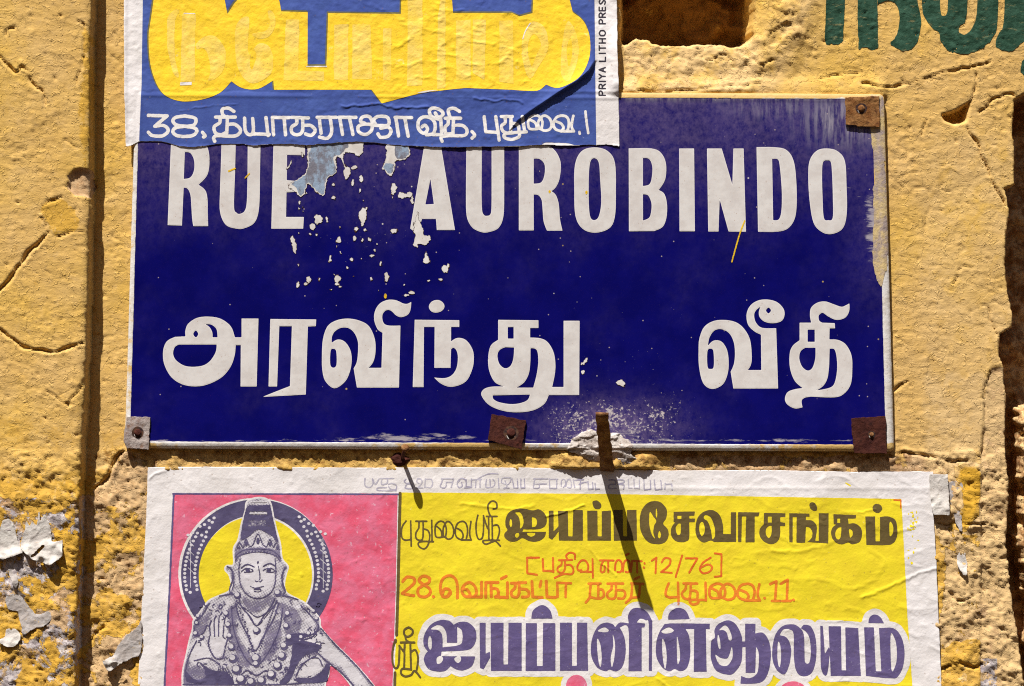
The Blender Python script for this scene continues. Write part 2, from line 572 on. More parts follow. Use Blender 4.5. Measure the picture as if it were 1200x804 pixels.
YFLAKE = old_paper('yellow_paint_fleck', lin(226, 186, 40), lin(214, 170, 50), lin(200, 150, 60))
DUSTW = old_paper('yellow_grey_wash', lin(200, 176, 126), lin(158, 142, 138), lin(104, 90, 112))

# ------------------------------------------------------------------ the wall
def interp_y(y, tab):
    t = sorted(tab)
    return np.interp(y, [a for a, b in t], [b for a, b in t])

PIL = [(-2400, 114), (-60, 112), (0, 111.5), (100, 110), (200, 110), (300, 108.5), (400, 106), (480, 103), (560, 99), (640, 97), (720, 95), (804, 93), (900, 92), (3000, 90)]
REC = [(-60, 1240), (96, 1240), (108, 1204), (116, 1190), (150, 1188), (200, 1190), (217, 1190), (221, 1178), (250, 1183), (280, 1180), (310, 1178), (345, 1183),
       (372, 1187), (384, 1185), (392, 1173), (415, 1171), (427, 1176), (446, 1177), (470, 1180), (520, 1179), (560, 1182),
       (600, 1182), (640, 1180), (690, 1185), (740, 1193), (804, 1202), (850, 1220), (900, 1250), (3000, 1300)]
CRACKS = [  # width, depth, lip, points
    (1.3, 5, .9, '1135,148 1142,165 1150,182 1160,203 1166,217 1172,231 1178,241'),
    (0.9, 3, .6, '1146,88 1142,104 1137,121'),
    (1.3, 4, 1.0, '1147,132 1155,125 1164,117 1180,111 1192,112'),
    (1.6, 5, 1.0, '0,62 8,71 17,82 25,87 30,82 38,85'),
    (1.2, 4, .8, '40,97 47,105 54,110 58,125'),
    (1.8, 6, 1.6, '63,272 48,287 38,297 25,315 12,332 -2,345 -20,356'),
    (1.2, 4, .8, '52,257 58,266 63,274'),
    (0.8, 3, .6, '65,278 78,277 90,273 104,270'),
    (1.2, 3, 1.0, '53,243 62,237 76,233'),
    (1.6, 5, 1.2, '-20,382 3,386 14,396 28,402 40,409 60,411 84,408 100,402'),
    (0.9, 3, .6, '104,445 96,458 86,466 85,475'),
    (0.9, 3, .5, '60,458 75,468 90,472'),
    (1.6, 6, 1.4, '112,573 120,567 127,560 131,549 138,536 146,529'),
    (1.2, 4, .8, '1048,457 1057,450 1065,447'),
    (1.5, 5, 1.2, '1044,535 1060,530 1078,533 1098,535 1116,541 1138,539'),
    (1.0, 3, .6, '1159,360 1163,378 1170,393'),
    (1.1, 4, 1.0, '1165,425 1157,446 1153,470 1154,500 1151,530'),
    (0.9, 3, .6, '1118,332 1124,316 1132,312 1150,316'),
    (0.8, 2, .5, '1077,104 1082,96 1095,92'),
    (0.9, 3, .6, '1080,158 1085,140'),
    (1.1, 4, 1.0, '1010,98 1040,102 1070,96 1100,86 1130,80 1160,72'),
    (0.9, 3, .6, '960,93 985,86 1010,84'),
    (0.9, 3, .7, '765,62 764,70 766,80'), (1.0, 3, .7, '820,66 832,70 846,64 858,70'),
    (0.9, 3, .6, '730,104 760,106 790,107 830,104 890,98'),
    (0.9, 3, .7, '885,68 892,75 905,70'), (0.8, 3, .5, '97,30 103,36 102,72 95,92 93,112'),
    (0.8, 3, .5, '12,45 14,38 22,34'), (0.8, 2, .5, '80,165 88,170 92,176'),
    (1.0, 4, .9, '1078,620 1090,612 1110,615 1150,613 1170,618'),
    (0.9, 3, .8, '1095,700 1108,690 1120,704 1140,698 1160,690'),
    (1.0, 4, .9, '1092,800 1100,786 1115,780 1125,776 1140,782 1150,778'),
    (0.9, 3, .8, '113,680 122,678 128,685 134,672'), (1.2, 4, .9, '104,752 112,742 122,736'),
]
CR = [(w, d, l, smooth(parse(p), False, 3)) for w, d, l, p in CRACKS]
HOLE = poly('700,-70! 728,-70! 729,20 731,48 745,46 770,51 800,54 820,50 842,52 868,54 878,50 883,30 884,-70!')
SMALLHOLE = poly('1104,134 1115,131 1125,126 1136,120 1135,134 1131,143 1119,146 1108,142')
SPALL = poly('86,205 96,200 110,202 110,232 100,231 90,228 84,218')
SPALL2 = poly('903,38 912,30 922,26 930,36 920,42 910,52 900,53')
POST1 = (147, -40, 725, 172)
POST2 = (163, 547, 1104, 860)

def low(x, y):
    return 2.2 * fbm(x, y, 210, 2, 3) + 0.9 * fbm(x, y, 60, 2, 9)

def flatmask(x, y):
    """1 under the sign and the posters, where the render is covered"""
    def box(a, b, c, d, s=6):
        return sstep(a - s, a + s, x) * sstep(-c - s, -c + s, -x) * sstep(b - s, b + s, y) * sstep(-d - s, -d + s, -y)
    return np.maximum.reduce([box(153, -60, 722, 172), box(156, 118, 1036, 522), box(170, 556, 1092, 870)])

def wall_h(x, y):
    x = np.asarray(x, float); y = np.asarray(y, float)
    jit = 1.6 * fbm(x, y, 26, 4, 21) + 0.6 * fbm(x, y, 6, 2, 23)
    fm = flatmask(x, y)
    h = low(x, y)
    # trowelled and brushed skin of the plaster
    wx = x + 6 * fbm(x, y, 40, 2, 51); wy = y + 6 * fbm(x, y, 40, 2, 52)
    chipz = fbm(wx, wy, 44, 5, 107, .62)
    flake = (.75 * sstep(-.012, .012, chipz - .12) - .75 * sstep(-.012, .012, chipz + .22)) * sstep(-.1, .25, fbm(x, y, 130, 2, 109))
    tex = flake + 0.70 * fbm(wx, wy, 24, 5, 5, .58) + 0.75 * np.clip(ridged(wx * .62, wy, 22, 3, 7) - .62, 0, 1) * 2.2
    tex = tex + 0.40 * fbm(x * .5, y, 7, 2, 15)
    cw = np.abs(perlin((wx + 4 * fbm(x, y, 11, 2, 55)) / 34, wy / 17, 57))
    crease = np.exp(-(cw / .045) ** 2) * sstep(-.05, .3, fbm(x, y, 75, 2, 59))
    tex = tex - 1.5 * crease
    lumps = np.clip(fbm(x, y, 12, 2, 41) - .33, 0, 1) * 4.0
    pits = np.clip(fbm(x, y, 9, 2, 43) - .42, 0, 1) * 7.0
    # rough areas
    rough = np.zeros(x.shape)
    rough = np.maximum(rough, sstep(715, 735, x) * sstep(-915, -890, -x) * sstep(30, 50, y) * sstep(-112, -104, -y) * .8)
    rough = np.maximum(rough, sstep(1088, 1100, x) * sstep(535, 548, y))
    rough = np.maximum(rough, sstep(-182, -172, -x) * sstep(525, 560, y))
    rough = np.maximum(rough, sstep(888, 905, x) * sstep(-960, -930, -x) * sstep(-60, -40, -y))
    rough = np.maximum(rough, sstep(524, 530, y) * sstep(-556, -548, -y) * .8)
    rr = .95 * fbm(x, y, 20, 5, 61, .62) + .9 * (ridged(x, y, 12, 3, 63) - .5)
    cw = np.abs(perlin((x + 5 * fbm(x, y, 13, 3, 64)) / 15, (y + 5 * fbm(x, y, 13, 3, 65)) / 12, 66))
    rr = rr - 1.4 * np.exp(-(cw / .06) ** 2)
    # flaking skin: small terraces
    fl = fbm(wx, wy, 32, 4, 67, .6)
    terr = (sstep(.02, .07, fl) + sstep(-.22, -.18, fl) + sstep(.22, .26, fl)) * 1.3
    tex = tex * np.where(x < interp_y(y, PIL), .75, 1.0)
    tex = tex * .78
    h = h + (tex + lumps * .7 - pits * .8) * (1 - fm) * (1 - .5 * rough) + (rr * 1.0 + terr) * rough * (1 - fm)
    # bulge of mortar right of the hole, ledge below it
    h = h + 5 * np.exp(-(((x - 915) * .8 + (y - 50) * .35) / 26) ** 2) * sstep(-112, -60, -y) * sstep(-20, 20, y + 40)
    led = sstep(722, 732, x) * sstep(-900, -878, -x) * sstep(-110, -104, -y)
    h = h - led * np.clip((108 - y) / 58, 0, 1) * 5
    h = h + 4.5 * sstep(84, 107, y) * sstep(-116, -112, -y) * sstep(722, 735, x) * sstep(-1042, -1034, -x)
    h = h + 5.5 * sstep(640, 668, x) * sstep(-782, -748, -x) * sstep(526, 536, y) * sstep(-550.5, -547.5, -y + 1.5 * fbm(x, y, 14, 3, 69))
    # holes
    m = (x > 690) & (x < 910) & (y < 80)
    if m.any():
        d = HOLE.sdf(x[m], y[m], 40) + 7 * fbm(x[m], y[m], 24, 5, 71, .6)
        k = sstep(1.5, -7, d)
        hi = -105 + 26 * fbm(x[m], y[m], 45, 3, 73) + 4 * fbm(x[m], y[m], 14, 3, 74)
        h[m] = h[m] * (1 - k) + hi * k
    m = (x > 1095) & (x < 1145) & (y > 112) & (y < 155)
    if m.any():
        d = SMALLHOLE.sdf(x[m], y[m], 40) + 1.2 * fbm(x[m], y[m], 8, 3, 75)
        k = sstep(1.0, -5, d)
        h[m] = h[m] * (1 - k) + (-22) * k
    for S, dep, sd in ((SPALL, 4.0, 81), (SPALL2, 2.5, 83)):
        x0, y0, x1, y1 = S.bbox(6)
        m = (x > x0) & (x < x1) & (y > y0) & (y < y1)
        if m.any():
            d = S.sdf(x[m], y[m], 8) + 5 * fbm(x[m], y[m], 12, 4, sd, .6)
            k = sstep(.8, -1.6, d)
            h[m] = h[m] - k * (dep + 1.6 * fbm(x[m], y[m], 7, 3, sd + 1))
    # cracks with a raised lip
    for w, dep, lip, P in CR:
        x0, y0 = P.min(0) - 14; x1, y1 = P.max(0) + 14
        m = (x > x0) & (x < x1) & (y > y0) & (y < y1)
        if not m.any(): continue
        xx = x[m] + 4.2 * fbm(x[m], y[m], 20, 4, 91, .5); yy = y[m] + 4.2 * fbm(x[m], y[m], 20, 4, 92, .5)
        d = line_d(xx, yy, P)
        q = np.clip(.95 + 1.0 * fbm(x[m], y[m], 22, 3, 93), .42, 1.5)
        wv = .95 * w * q
        h[m] = h[m] - dep * np.clip(q, 0, 1) * np.exp(-(d / wv) ** 2) + .7 * lip * np.exp(-((d - 2.5) / 2.8) ** 2) * np.clip(.5 + 1.5 * fbm(x[m], y[m], 22, 2, 94), 0, 1)
    # pilaster on the left
    ex = interp_y(y, PIL) + jit * .8 + np.where(y > 540, 1.5 * fbm(x, y, 14, 3, 95), 0)
    e = x - ex
    h = h + 27 * sstep(1.4, -1.4, e) - 2.5 * np.exp(-((e + 1) / 4.0) ** 2)
    # broken-out recess at the right
    er = interp_y(y, REC) + jit * 1.4
    e = x - er
    k = sstep(-1.0, 3.0, e)
    inner = -58 + 9 * fbm(x, y, 30, 4, 97)
    rub = sstep(13, 22, e + 14 * fbm(x, y, 26, 4, 98, .6)) * sstep(452, 500, y)
    inner = inner * (1 - rub) + (-14 + 13 * fbm(x, y, 24, 5, 99, .62) + 5 * (ridged(x, y, 14, 3, 100) - .5)) * rub
    h = h * (1 - k) + inner * k
    # lower render showing beside the recess
    lowr = sstep(426, 436, y) * sstep(-1.5, 1.5, x - interp_y(y, [(420, 1166), (446, 1158), (470, 1153.5), (500, 1154), (540, 1149), (3000, 1149)]))
    h = h - lowr * (1 - k) * 2.4
    return h

def fr(x, y, lam=26, s=7): return fbm(x, y, lam, 5, s, .6)

def a_bare(x, y):
    b = np.zeros(x.shape)
    n = fr(x, y, 60, 111)
    # below the sign, left of the lower poster
    ed = interp_y(x, [(100, 580), (115, 570), (128, 558), (133, 545), (140, 532), (150, 527), (180, 533), (1000, 533), (1044, 534), (1062, 530), (1080, 533), (1100, 536), (1140, 540), (1175, 556), (1300, 560)])
    k = sstep(-1.5, 1.5, y - ed - 2 * fr(x, y, 10, 113)) * (x > interp_y(y, PIL) - 1)
    b = np.maximum(b, k * (0.62 + .35 * n) * np.where((x > 184) & (x < 785), .15, 1))
    b = np.where((x > 1080) & (k > .5), np.maximum(b, .60 + .45 * n), b)
    b = b - .30 * sstep(600, 640, y) * (x < 190) * sstep(-.1, .2, fr(x, y, 50, 117))
    for sp in ('1122,550 1148,550 1152,575 1144,604 1132,620 1122,616 1127,590', '1096,780 1110,762 1135,752 1165,758 1176,790 1172,860 1096,860', '1088,630 1104,640 1106,690 1098,720 1086,700'):
        b = b - .55 * sstep(4, -4, poly(sp).sdf(x, y, 14) + 8 * fr(x, y, 18, 119))
    b = np.clip(b, 0, 1)
    # pilaster foot: mottled
    k = sstep(530, 610, y + 16 * fr(x, y, 40, 115)) * (x < interp_y(y, PIL) + 1)
    b = np.maximum(b, k * (.47 + .25 * n))
    lowr = sstep(426, 436, y) * sstep(-1.5, 1.5, x - interp_y(y, [(420, 1166), (446, 1158), (470, 1153.5), (500, 1154), (540, 1149), (3000, 1149)]))
    b = np.maximum(b, lowr * .95)
    er = interp_y(y, REC)
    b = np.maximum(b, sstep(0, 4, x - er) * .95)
    for S in (SPALL,):
        d = S.sdf(x, y, 6); b = np.maximum(b, sstep(1, -1, d + 5 * fbm(x, y, 12, 4, 81, .6)))
    return b

def a_grey(x, y):
    n = fr(x, y, 46, 121)
    g = sstep(540, 600, y) * (x < interp_y(y, PIL) + 2) * (.60 + .4 * n)
    g = np.maximum(g, sstep(560, 620, y) * (x > 100) * (x < 190) * (.22 + .5 * n))
    g = np.maximum(g, (x > 1085) * sstep(560, 640, y) * (.12 + .5 * n))
    g = np.maximum(g, (x > 1135) * (x < 1170) * (y > 770) * .6)
    P = np.array([[61, 277], [54, 295], [50, 302], [40, 312], [24, 330], [12, 338], [0, 350]], float)
    d = line_d(x, y, P); g = np.maximum(g, sstep(4, 1.5, d) * .9)
    return np.clip(g, 0, 1)

def a_orange(x, y):
    n = fr(x, y, 40, 131)
    o = np.zeros(x.shape)
    S = poly('53,243 66,236 80,234 92,250 96,266 80,276 66,276 58,262')
    o = np.maximum(o, sstep(3, -3, S.sdf(x, y, 9) + 9 * fr(x, y, 16, 133)) * .75)
    S = poly('100,40 108,36 112,70 111,160 104,200 98,170 96,112 100,90')
    o = np.maximum(o, sstep(3, -3, S.sdf(x, y, 9) + 8 * fr(x, y, 14, 135)) * .7)
    o = np.maximum(o, sstep(525, 570, y) * (.75 + .3 * n))
    o = np.maximum(o, sstep(380, 520, y) * (x < 160) * (.35 + .4 * n))
    S = poly('1124,552 1146,550 1150,570 1143,600 1132,618 1124,616 1128,590')
    o = np.maximum(o, sstep(3, -2, S.sdf(x, y, 8)) * 1.0)
    return np.clip(o, 0, 1)

def a_dirt_shade(x, y):
    n = fr(x, y, 30, 141)
    d = np.zeros(x.shape)
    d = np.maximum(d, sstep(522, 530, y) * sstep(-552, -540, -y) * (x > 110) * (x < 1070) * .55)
    d = np.maximum(d, sstep(1078, 1092, x) * sstep(-1150, -1105, -x) * sstep(600, 650, y) * (.22 + .4 * n))
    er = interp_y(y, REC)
    d = np.maximum(d, sstep(0, 5, x - er) * (.62 + .4 * n))  # browner inside the recess
    m = HOLE.sdf(x, y, 10); d = np.maximum(d, sstep(0, -8, m) * (.95 + .3 * n))  # dark earth in the hole, deepened to paint in its shade
    d = np.maximum(d, sstep(1.5, -1.5, np.abs(x - 35 - 1.5 * np.sin(y / 9)) - 1) * sstep(455, 480, y) * sstep(-545, -520, -y) * .35)
    d = np.maximum(d, (x < 110) * sstep(560, 640, y) * np.clip(.1 + .8 * n, 0, 1))
    return np.clip(d, 0, 1)

def a_pale(x, y):
    n = fr(x, y, 80, 151)
    p = np.clip(.15 + .6 * n, 0, 1)
    p = np.maximum(p, sstep(724, 735, x) * sstep(-905, -880, -x) * sstep(30, 50, y) * sstep(-112, -104, -y) * .95)
    p = np.maximum(p, sstep(1050, 1100, x) * sstep(120, 180, y) * sstep(-520, -420, -y) * (.55 + .5 * n))
    p = np.maximum(p, np.exp(-(((x - 915) * .8 + (y - 60) * .35) / 18) ** 2) * (y < 120) * .8)
    p = np.maximum(p, sstep(1075, 1090, x) * sstep(430, 440, y) * .9)
    p = np.maximum(p, (x > 100) * (x < 195) * sstep(525, 535, y) * .45)
    return np.clip(p, 0, 1)

STEP = 2.0
fx = np.arange(-30, 1231, STEP); fy = np.arange(-46, 851, STEP)
xs = np.concatenate([np.arange(-3400, -30, 40), fx, np.arange(1240, 4600, 40)])
ys = np.concatenate([np.arange(-1700, -46, 40), fy, np.arange(860, 3401, 40), [402 + ZC / U]])
X, Y = np.meshgrid(xs, ys)
H = wall_h(X, Y)
inframe = (X > -40) & (X < 1240) & (Y > -60) & (Y < 860)
ny, nx = X.shape
V = W(X.ravel(), Y.ravel(), H.ravel())
j, i = np.mgrid[0:ny - 1, 0:nx - 1]
a = (j * nx + i).ravel()
Q = np.stack([a, a + nx, a + nx + 1, a + 1], 1)
xr, yr = X.ravel(), Y.ravel()
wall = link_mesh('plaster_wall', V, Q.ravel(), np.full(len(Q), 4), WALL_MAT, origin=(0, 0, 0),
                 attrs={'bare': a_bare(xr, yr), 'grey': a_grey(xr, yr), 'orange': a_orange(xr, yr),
                        'dirt_shade': a_dirt_shade(xr, yr), 'pale': a_pale(xr, yr)})
tag(wall, 'weathered yellow plastered wall with peeling paint, cracks, a dark hole and a raised pilaster', 'wall')

# street at the foot of the wall, unseen and added for its bounce light
M = Mat('dusty_street', .95, .1)
M.color(M.mix(M.step(M.noise(600, 6, .6), .35, .65), (.075, .055, .042), (.05, .04, .033)))
M.bump(M.noise(60, 6, .6), 8)
g = np.array([[-600, -1200, 0], [600, -1200, 0], [600, 400, 0], [-600, 400, 0]], float)
tag(link_mesh('ground', g, [0, 1, 2, 3], [4], M.m, origin=(0, 0, 0)), kind='structure')

# unseen house front, added across the street to cut and warm the sky fill
M = Mat('blocker_ochre_plaster', .95, .1)
M.color(M.mix(M.step(M.noise(900, 6, .6), .35, .65), (.42, .24, .08), (.34, .20, .08)))
M.bump(M.noise(60, 6, .6), 6)
def box_mesh(name, x0, x1, y0, y1, z0, z1, mat):
    v = np.array([[x, y, z] for z in (z0, z1) for y in (y0, y1) for x in (x0, x1)], float)
    f = [0, 2, 3, 1, 4, 5, 7, 6, 0, 1, 5, 4, 2, 6, 7, 3, 0, 4, 6, 2, 1, 3, 7, 5]
    return link_mesh(name, v, f, [4] * 6, mat, origin=(0, y1, z0), shade=False)
tag(box_mesh('unseen_blocking_wall', -30, 30, -9.0, -6.2, 0, 6.8, M.m), kind='structure')

# green sign-writing brushed on the wall, cut off by the top of the picture
def wall_paint(name, spec, seed):
    S = Shape().at(900, 0, 4).fill(spec)
    return field_mesh(name, S.bbox(4), STEP, lambda X, Y: S.sdf(X, Y) + 2.6 * fbm(X, Y * .45, 5, 3, seed) * sstep(30, 52, Y) + .5 * fbm(X, Y, 6, 2, seed),
                      wall_h, GREEN, wall, off=.45)
wall_paint('painted_letter', '278,-160! 365,-160! 358,60 350,190! 330,213 300,205 275,213! 265,190! 270,60', 3)
wall_paint('painted_letter', '420,-160! 510,-160! 512,22! 560,2 600,18 616,70 612,130 595,175 568,205! 600,225 640,240 680,222 705,180 718,100 705,30 690,-40 660,-160! 800,-160! 560,-170! 410,-165! 420,100 425,230! 455,220 490,236! 516,232! 512,22! 505,-100!'
           .replace(' 660,-160! 800,-160! 560,-170! 410,-165! 420,100 425,230! 455,220 490,236! 516,232! 512,22! 505,-100!', ' 640,-90! 512,-90! 516,232! 490,236 455,220 425,230! 420,100!').replace('420,-160! 510,-160! 512,22! ', '420,-90! 418,-160! 700,-160! 640,-90! 512,22! ').replace('418,-160! 700,-160! 640,-90! ', '511,-90! '), 4)
wall_paint('painted_letter', '718,-160! 722,30 740,90 775,135 800,150 815,200 850,240 900,250 960,245 1010,222 1050,180 1075,110 1080,-160! 978,-160! 980,40 965,115 930,160 895,150 900,118 930,80 938,-160! 845,-160! 842,40 825,75 808,45 803,-160!', 5)
wall_paint('painted_letter', '1112,-160! 1300,-160! 1300,100 1240,190 1190,200 1150,236 1110,240 1070,215 1078,165 1105,100', 6)
wall_paint('painted_letter', '1192,285 1230,270 1240,350 1200,352 1184,330', 7)

# ------------------------------------------------------------------ the enamel street sign
def quad_sd(x, y, P, r=4):
    P = np.array(P, float)
    d = np.full(np.shape(x), -1e9)
    for k in range(4):
        a = P[k]; b = P[(k + 1) % 4]
        t = (b - a) / np.hypot(*(b - a))
        n = np.array([t[1], -t[0]])
        d = np.maximum(d, (x - a[0]) * n[0] + (y - a[1]) * n[1])
    return d
def rquad(P, r):
    P = np.array(P, float)
    c = P.mean(0)
    def f(x, y):
        dx = []
        for k in range(4):
            a = P[k]; b = P[(k + 1) % 4]
            t = (b - a) / np.hypot(*(b - a)); n = np.array([t[1], -t[0]])
            dx.append((x - a[0]) * n[0] + (y - a[1]) * n[1] + r)
        u = np.maximum(dx[0], dx[2]); v = np.maximum(dx[1], dx[3])
        return np.hypot(np.maximum(u, 0), np.maximum(v, 0)) + np.minimum(np.maximum(u, v), 0) - r
    return f
PLATE = rquad([(160, 106), (1035, 111), (1047, 529), (147, 525)], 6)
def edge_bow(x, y):
    return 1.2 * np.sin((x - 150) / 900 * 9.0 + .6) * sstep(440, 520, y)
def sign_h(x, y):
    d = -PLATE(x, y)
    roll = 1 - np.clip(d / 4.0, 0, 1)
    amp = 1.2 + 1.4 * sstep(200, 480, y)
    return 8.2 - amp * roll ** 2 + .5 * np.exp(-((d - 6.5) / 2.2) ** 2) + .5 * fbm(x, y, 160, 2, 201) + edge_bow(x, y)
BLUE = rquad([(164.5, 112), (1027, 117), (1037, 521), (153.5, 517)], 5)
sign = empty('street_sign', 600, 525, 4, 'navy blue enamel street sign with chipped white lettering in two scripts, clipped to the wall', 'street sign')

def a_dust(x, y):
    n = fr(x, y, 70, 211)
    d = .62 * np.clip(1 - (y - 112) / 190, 0, 1) ** 1.2 + .12 * n
    d = np.maximum(d, .55 * np.exp(-((x - 1000) / 60) ** 2 - ((y - 150) / 70) ** 2))
    d = np.maximum(d, .30 * sstep(960, 1030, x) * sstep(-420, -250, -y))
    d = np.maximum(d, .45 * sstep(400, 330, x) * sstep(-260, -170, -y))
    d = np.maximum(d, (.95 + .6 * fr(x, y, 40, 213)) * np.exp(-((x - 715) / 75) ** 2 - ((y - 500) / 32) ** 2))
    return np.clip(d, 0, 1)
def a_streak(x, y):
    s = .85 * np.exp(-((x - 985) / 42) ** 2 - ((y - 140) / 26) ** 2)
    s = np.maximum(s, .55 * np.exp(-((x - 905) / 40) ** 2 - ((y - 125) / 12) ** 2))
    s = np.maximum(s, .5 * np.exp(-((y - 116) / 4) ** 2) * sstep(720, 740, x))
    return s
def a_smear(x, y):
    s = .95 * np.exp(-((y - 513) / 6) ** 2) * sstep(330, 440, x) * sstep(-585, -540, -x)
    s = np.maximum(s, .8 * np.exp(-((x - 715) / 85) ** 2 - ((y - 506) / 17) ** 2))
    s = np.maximum(s, .75 * np.exp(-((y - 516) / 3.0) ** 2))
    s = np.maximum(s, .98 * np.exp(-((x - 1022) / 13) ** 2 - ((y - 262) / 62) ** 2))
    s = np.maximum(s, .55 * np.exp(-((x - 1000) / 26) ** 2 - ((y - 215) / 40) ** 2))
    return s
def a_spat(x, y):
    n = fr(x, y, 26, 215)
    s = (1.0 + .8 * n) * np.exp(-((x - 700) / 80) ** 2 - ((y - 502) / 40) ** 2)
    s = np.maximum(s, (.8 + .8 * n) * np.exp(-((x - 770) / 50) ** 2 - ((y - 500) / 45) ** 2))
    s = np.maximum(s, .35 * np.exp(-((x - 420) / 90) ** 2 - ((y - 270) / 60) ** 2))
    s = np.maximum(s, .30 * np.exp(-((x - 720) / 110) ** 2 - ((y - 420) / 60) ** 2))
    s = np.maximum(s, .28 * sstep(240, 120, y))
    return s
field_mesh('plate', (145, 100, 1050, 532), 2.0, lambda X, Y: BLUE(X, Y) - 3, sign_h, NAVY, sign, attrs={'dust': a_dust, 'streak': a_streak, 'spatter': a_spat, 'smear': a_smear})
def a_yel(x, y):
    a = .75 * sstep(1012, 1018, x) * sstep(-330, -230, -y)
    a = np.maximum(a, .72 * sstep(516, 520, y) * (.55 + .45 * np.sin(x / 70)))
    a = np.maximum(a, .8 * sstep(-120, -114, -y)); a = np.maximum(a, .40 * sstep(-168, -160, -x))
    return a
field_mesh('border', (140, 98, 1054, 536), 1.0,
           lambda X, Y: np.maximum(PLATE(X, Y), -(BLUE(X, Y) + .5 * fbm(X, Y, 9, 3, 221) + 6 * sstep(1010, 1020, X) * sstep(-340, -250, -Y))),
           lambda x, y: sign_h(x, y) + .15, BORDER, sign, skirt=3.5, attrs={'yellow': a_yel})

def S_(): return Shape()
LET = []
def letter(tf, spec): LET.append(S_().at(*tf).fill(spec))
A6 = (180, 150, 6.0)
letter(A6, '130,70! 330,72! 380,130 398,220 384,330 322,402! 368,440 384,500 386,600 389,692! 285,692! 277,640 271,550 265,475 245,430 217,422! 205,688! 105,685! | 225,172! 265,180 290,230 290,300 265,350 218,362!')
letter(A6, '484,70! 583,70! 577,330! 570,555 588,598 612,606 645,585 660,520 665,330! 667,70! 757,70! 752,330! 746,560 715,665 645,706 590,710 512,682 472,590 472,450 477,300!')
letter(A6, '848,75! 1068,80! 1068,195! 942,192! 940,370! 1004,375! 1018,450! 938,455! 935,628! 1060,628! 1055,710! 832,710!')
A2 = (340, 150, 4.02)
letter(A2, '632,90! 712,90! 777,482! 692,482! 688,430! 622,430! 600,500! 567,475! | 662,240! 678,360! 638,362!')
B6 = (540, 160, 6.0)
letter(B6, '40,45! 148,45! 146,400! 150,520 165,555 185,560 208,550 216,500 217,330! 217,45! 305,45! 305,400! 300,560 265,645 190,675 140,672 80,640 42,560 37,400!')
letter(B6, '408,45! 560,55 650,90 700,180 695,290 670,355 637,387! 668,415 688,480 696,580 714,664! 605,664! 582,600 575,520 568,450 545,415 512,410! 512,662! 408,662! | 512,158! 555,162 588,200 588,270 565,325 512,335!')
letter(B6, '940,80 1030,105 1082,190 1088,400 1082,560 1045,645 945,678 855,650 805,560 797,380 802,200 850,105 | 935,155 968,185 978,300 986,460 970,560 940,590 910,570 899,480 898,300 908,185')
C6 = (720, 160, 6.7)
letter(C6, '110,97! 290,98 365,135 402,220 395,340 345,423! 390,455 410,540 405,640 375,712 310,744! 112,746! | 221,172! 270,180 295,240 290,330 270,380 221,392! | 221,456! 262,465 288,525 286,590 270,640 222,663!')
letter(C6, '505,98! 622,98! 628,746! 508,746!')
letter(C6, '723,98! 838,98! 922,382! 930,98! 1010,98! 1018,400! 1028,750! 892,748! 822,495! 813,748! 733,748!')
D6 = (860, 160, 6.7)
letter(D6, '173,87! 310,88 405,108 462,190 484,350 486,560 462,670 400,735 300,752! 185,750! | 295,180! 335,180 352,215 366,350 372,480 366,600 345,655 303,660!')
letter(D6, '735,98 812,122 866,200 878,400 880,600 850,720 770,766 690,755 620,680 588,500 578,300 592,185 650,112 | 728,190 755,205 765,300 771,480 770,640 735,660 700,640 690,480 686,300 694,205')
E6 = (180, 340, 5.745)
letter(E6, '220,312! 220,270 240,225 300,187 380,179 460,195 525,245 552,318! 597,318! 597,192! 710,192! 698,648! 590,648! 592,370! 557,370! 550,440 520,520 455,592 340,642 220,640 130,590 78,500 70,410 95,345 150,315! | 290,272 306,295 290,318 272,295 | 352,230! 392,232 428,262 436,318! 402,318! 400,285 382,250 | 175,366! 430,366! 422,420 380,482 320,512 225,512 160,475 137,430 147,385')
letter(E6, '790,195! 1098,198! 1095,243! 1042,245! 1028,702! 737,718! 845,675! 922,645! 935,243! 850,243! 835,648! 778,648!')
F6 = (370, 340, 5.745)
letter(F6, '45,440 52,330 82,245 140,205 220,192 300,207 362,245 400,330 404,420 388,485 358,523! 445,523! 452,287! 418,262 396,200 402,140 435,90 490,66 545,70 590,90 618,93 645,80! 640,130 622,165 580,182 545,172 510,140 480,135 455,157 450,190 462,225 495,239 572,239! 562,655! 280,655! 258,527! 280,480 288,400 285,340 260,285 220,255 170,255 130,280 112,315 110,355! 150,333 195,345 232,395 245,460 235,540 200,615 130,660 70,615 48,540 | 103,410 122,395 141,412 143,500 122,522 101,500')
letter(F6, '668,200! 967,203! 967,248! 912,248! 912,345! 955,322 1010,335 1052,390 1065,450 1055,530 1010,615 920,650 850,632 798,588! 870,592 920,570 950,520 958,450 948,405 928,388 912,397! 908,523! 800,523! 802,248! 730,248! 727,652! 655,652!\n763,112 780,80 818,67 852,80 868,110 850,140 812,152 778,142')
G6 = (540, 340, 5.36)
letter(G6, '235,187! 487,190! 487,238! 435,238! 435,298! 500,303 545,327 580,385 593,455 590,525 573,608! 645,608! 645,193! 745,193! 742,658! 552,658! 525,712 460,752 370,766 270,758 180,722 130,660 145,622 195,606 272,605! 215,578 180,510 172,430 188,350 235,312! | 295,232! 332,232! 332,305! 295,305! | 335,360! 330,430 310,478 275,490 242,462 230,410 245,375 280,358! | 437,365! 465,367 482,390 486,455 476,530 455,612! 350,612! 398,578 428,520 437,440! | 200,660! 435,655! 418,690 370,710 310,715 240,703 205,683')
H6 = (800, 340, 5.36)
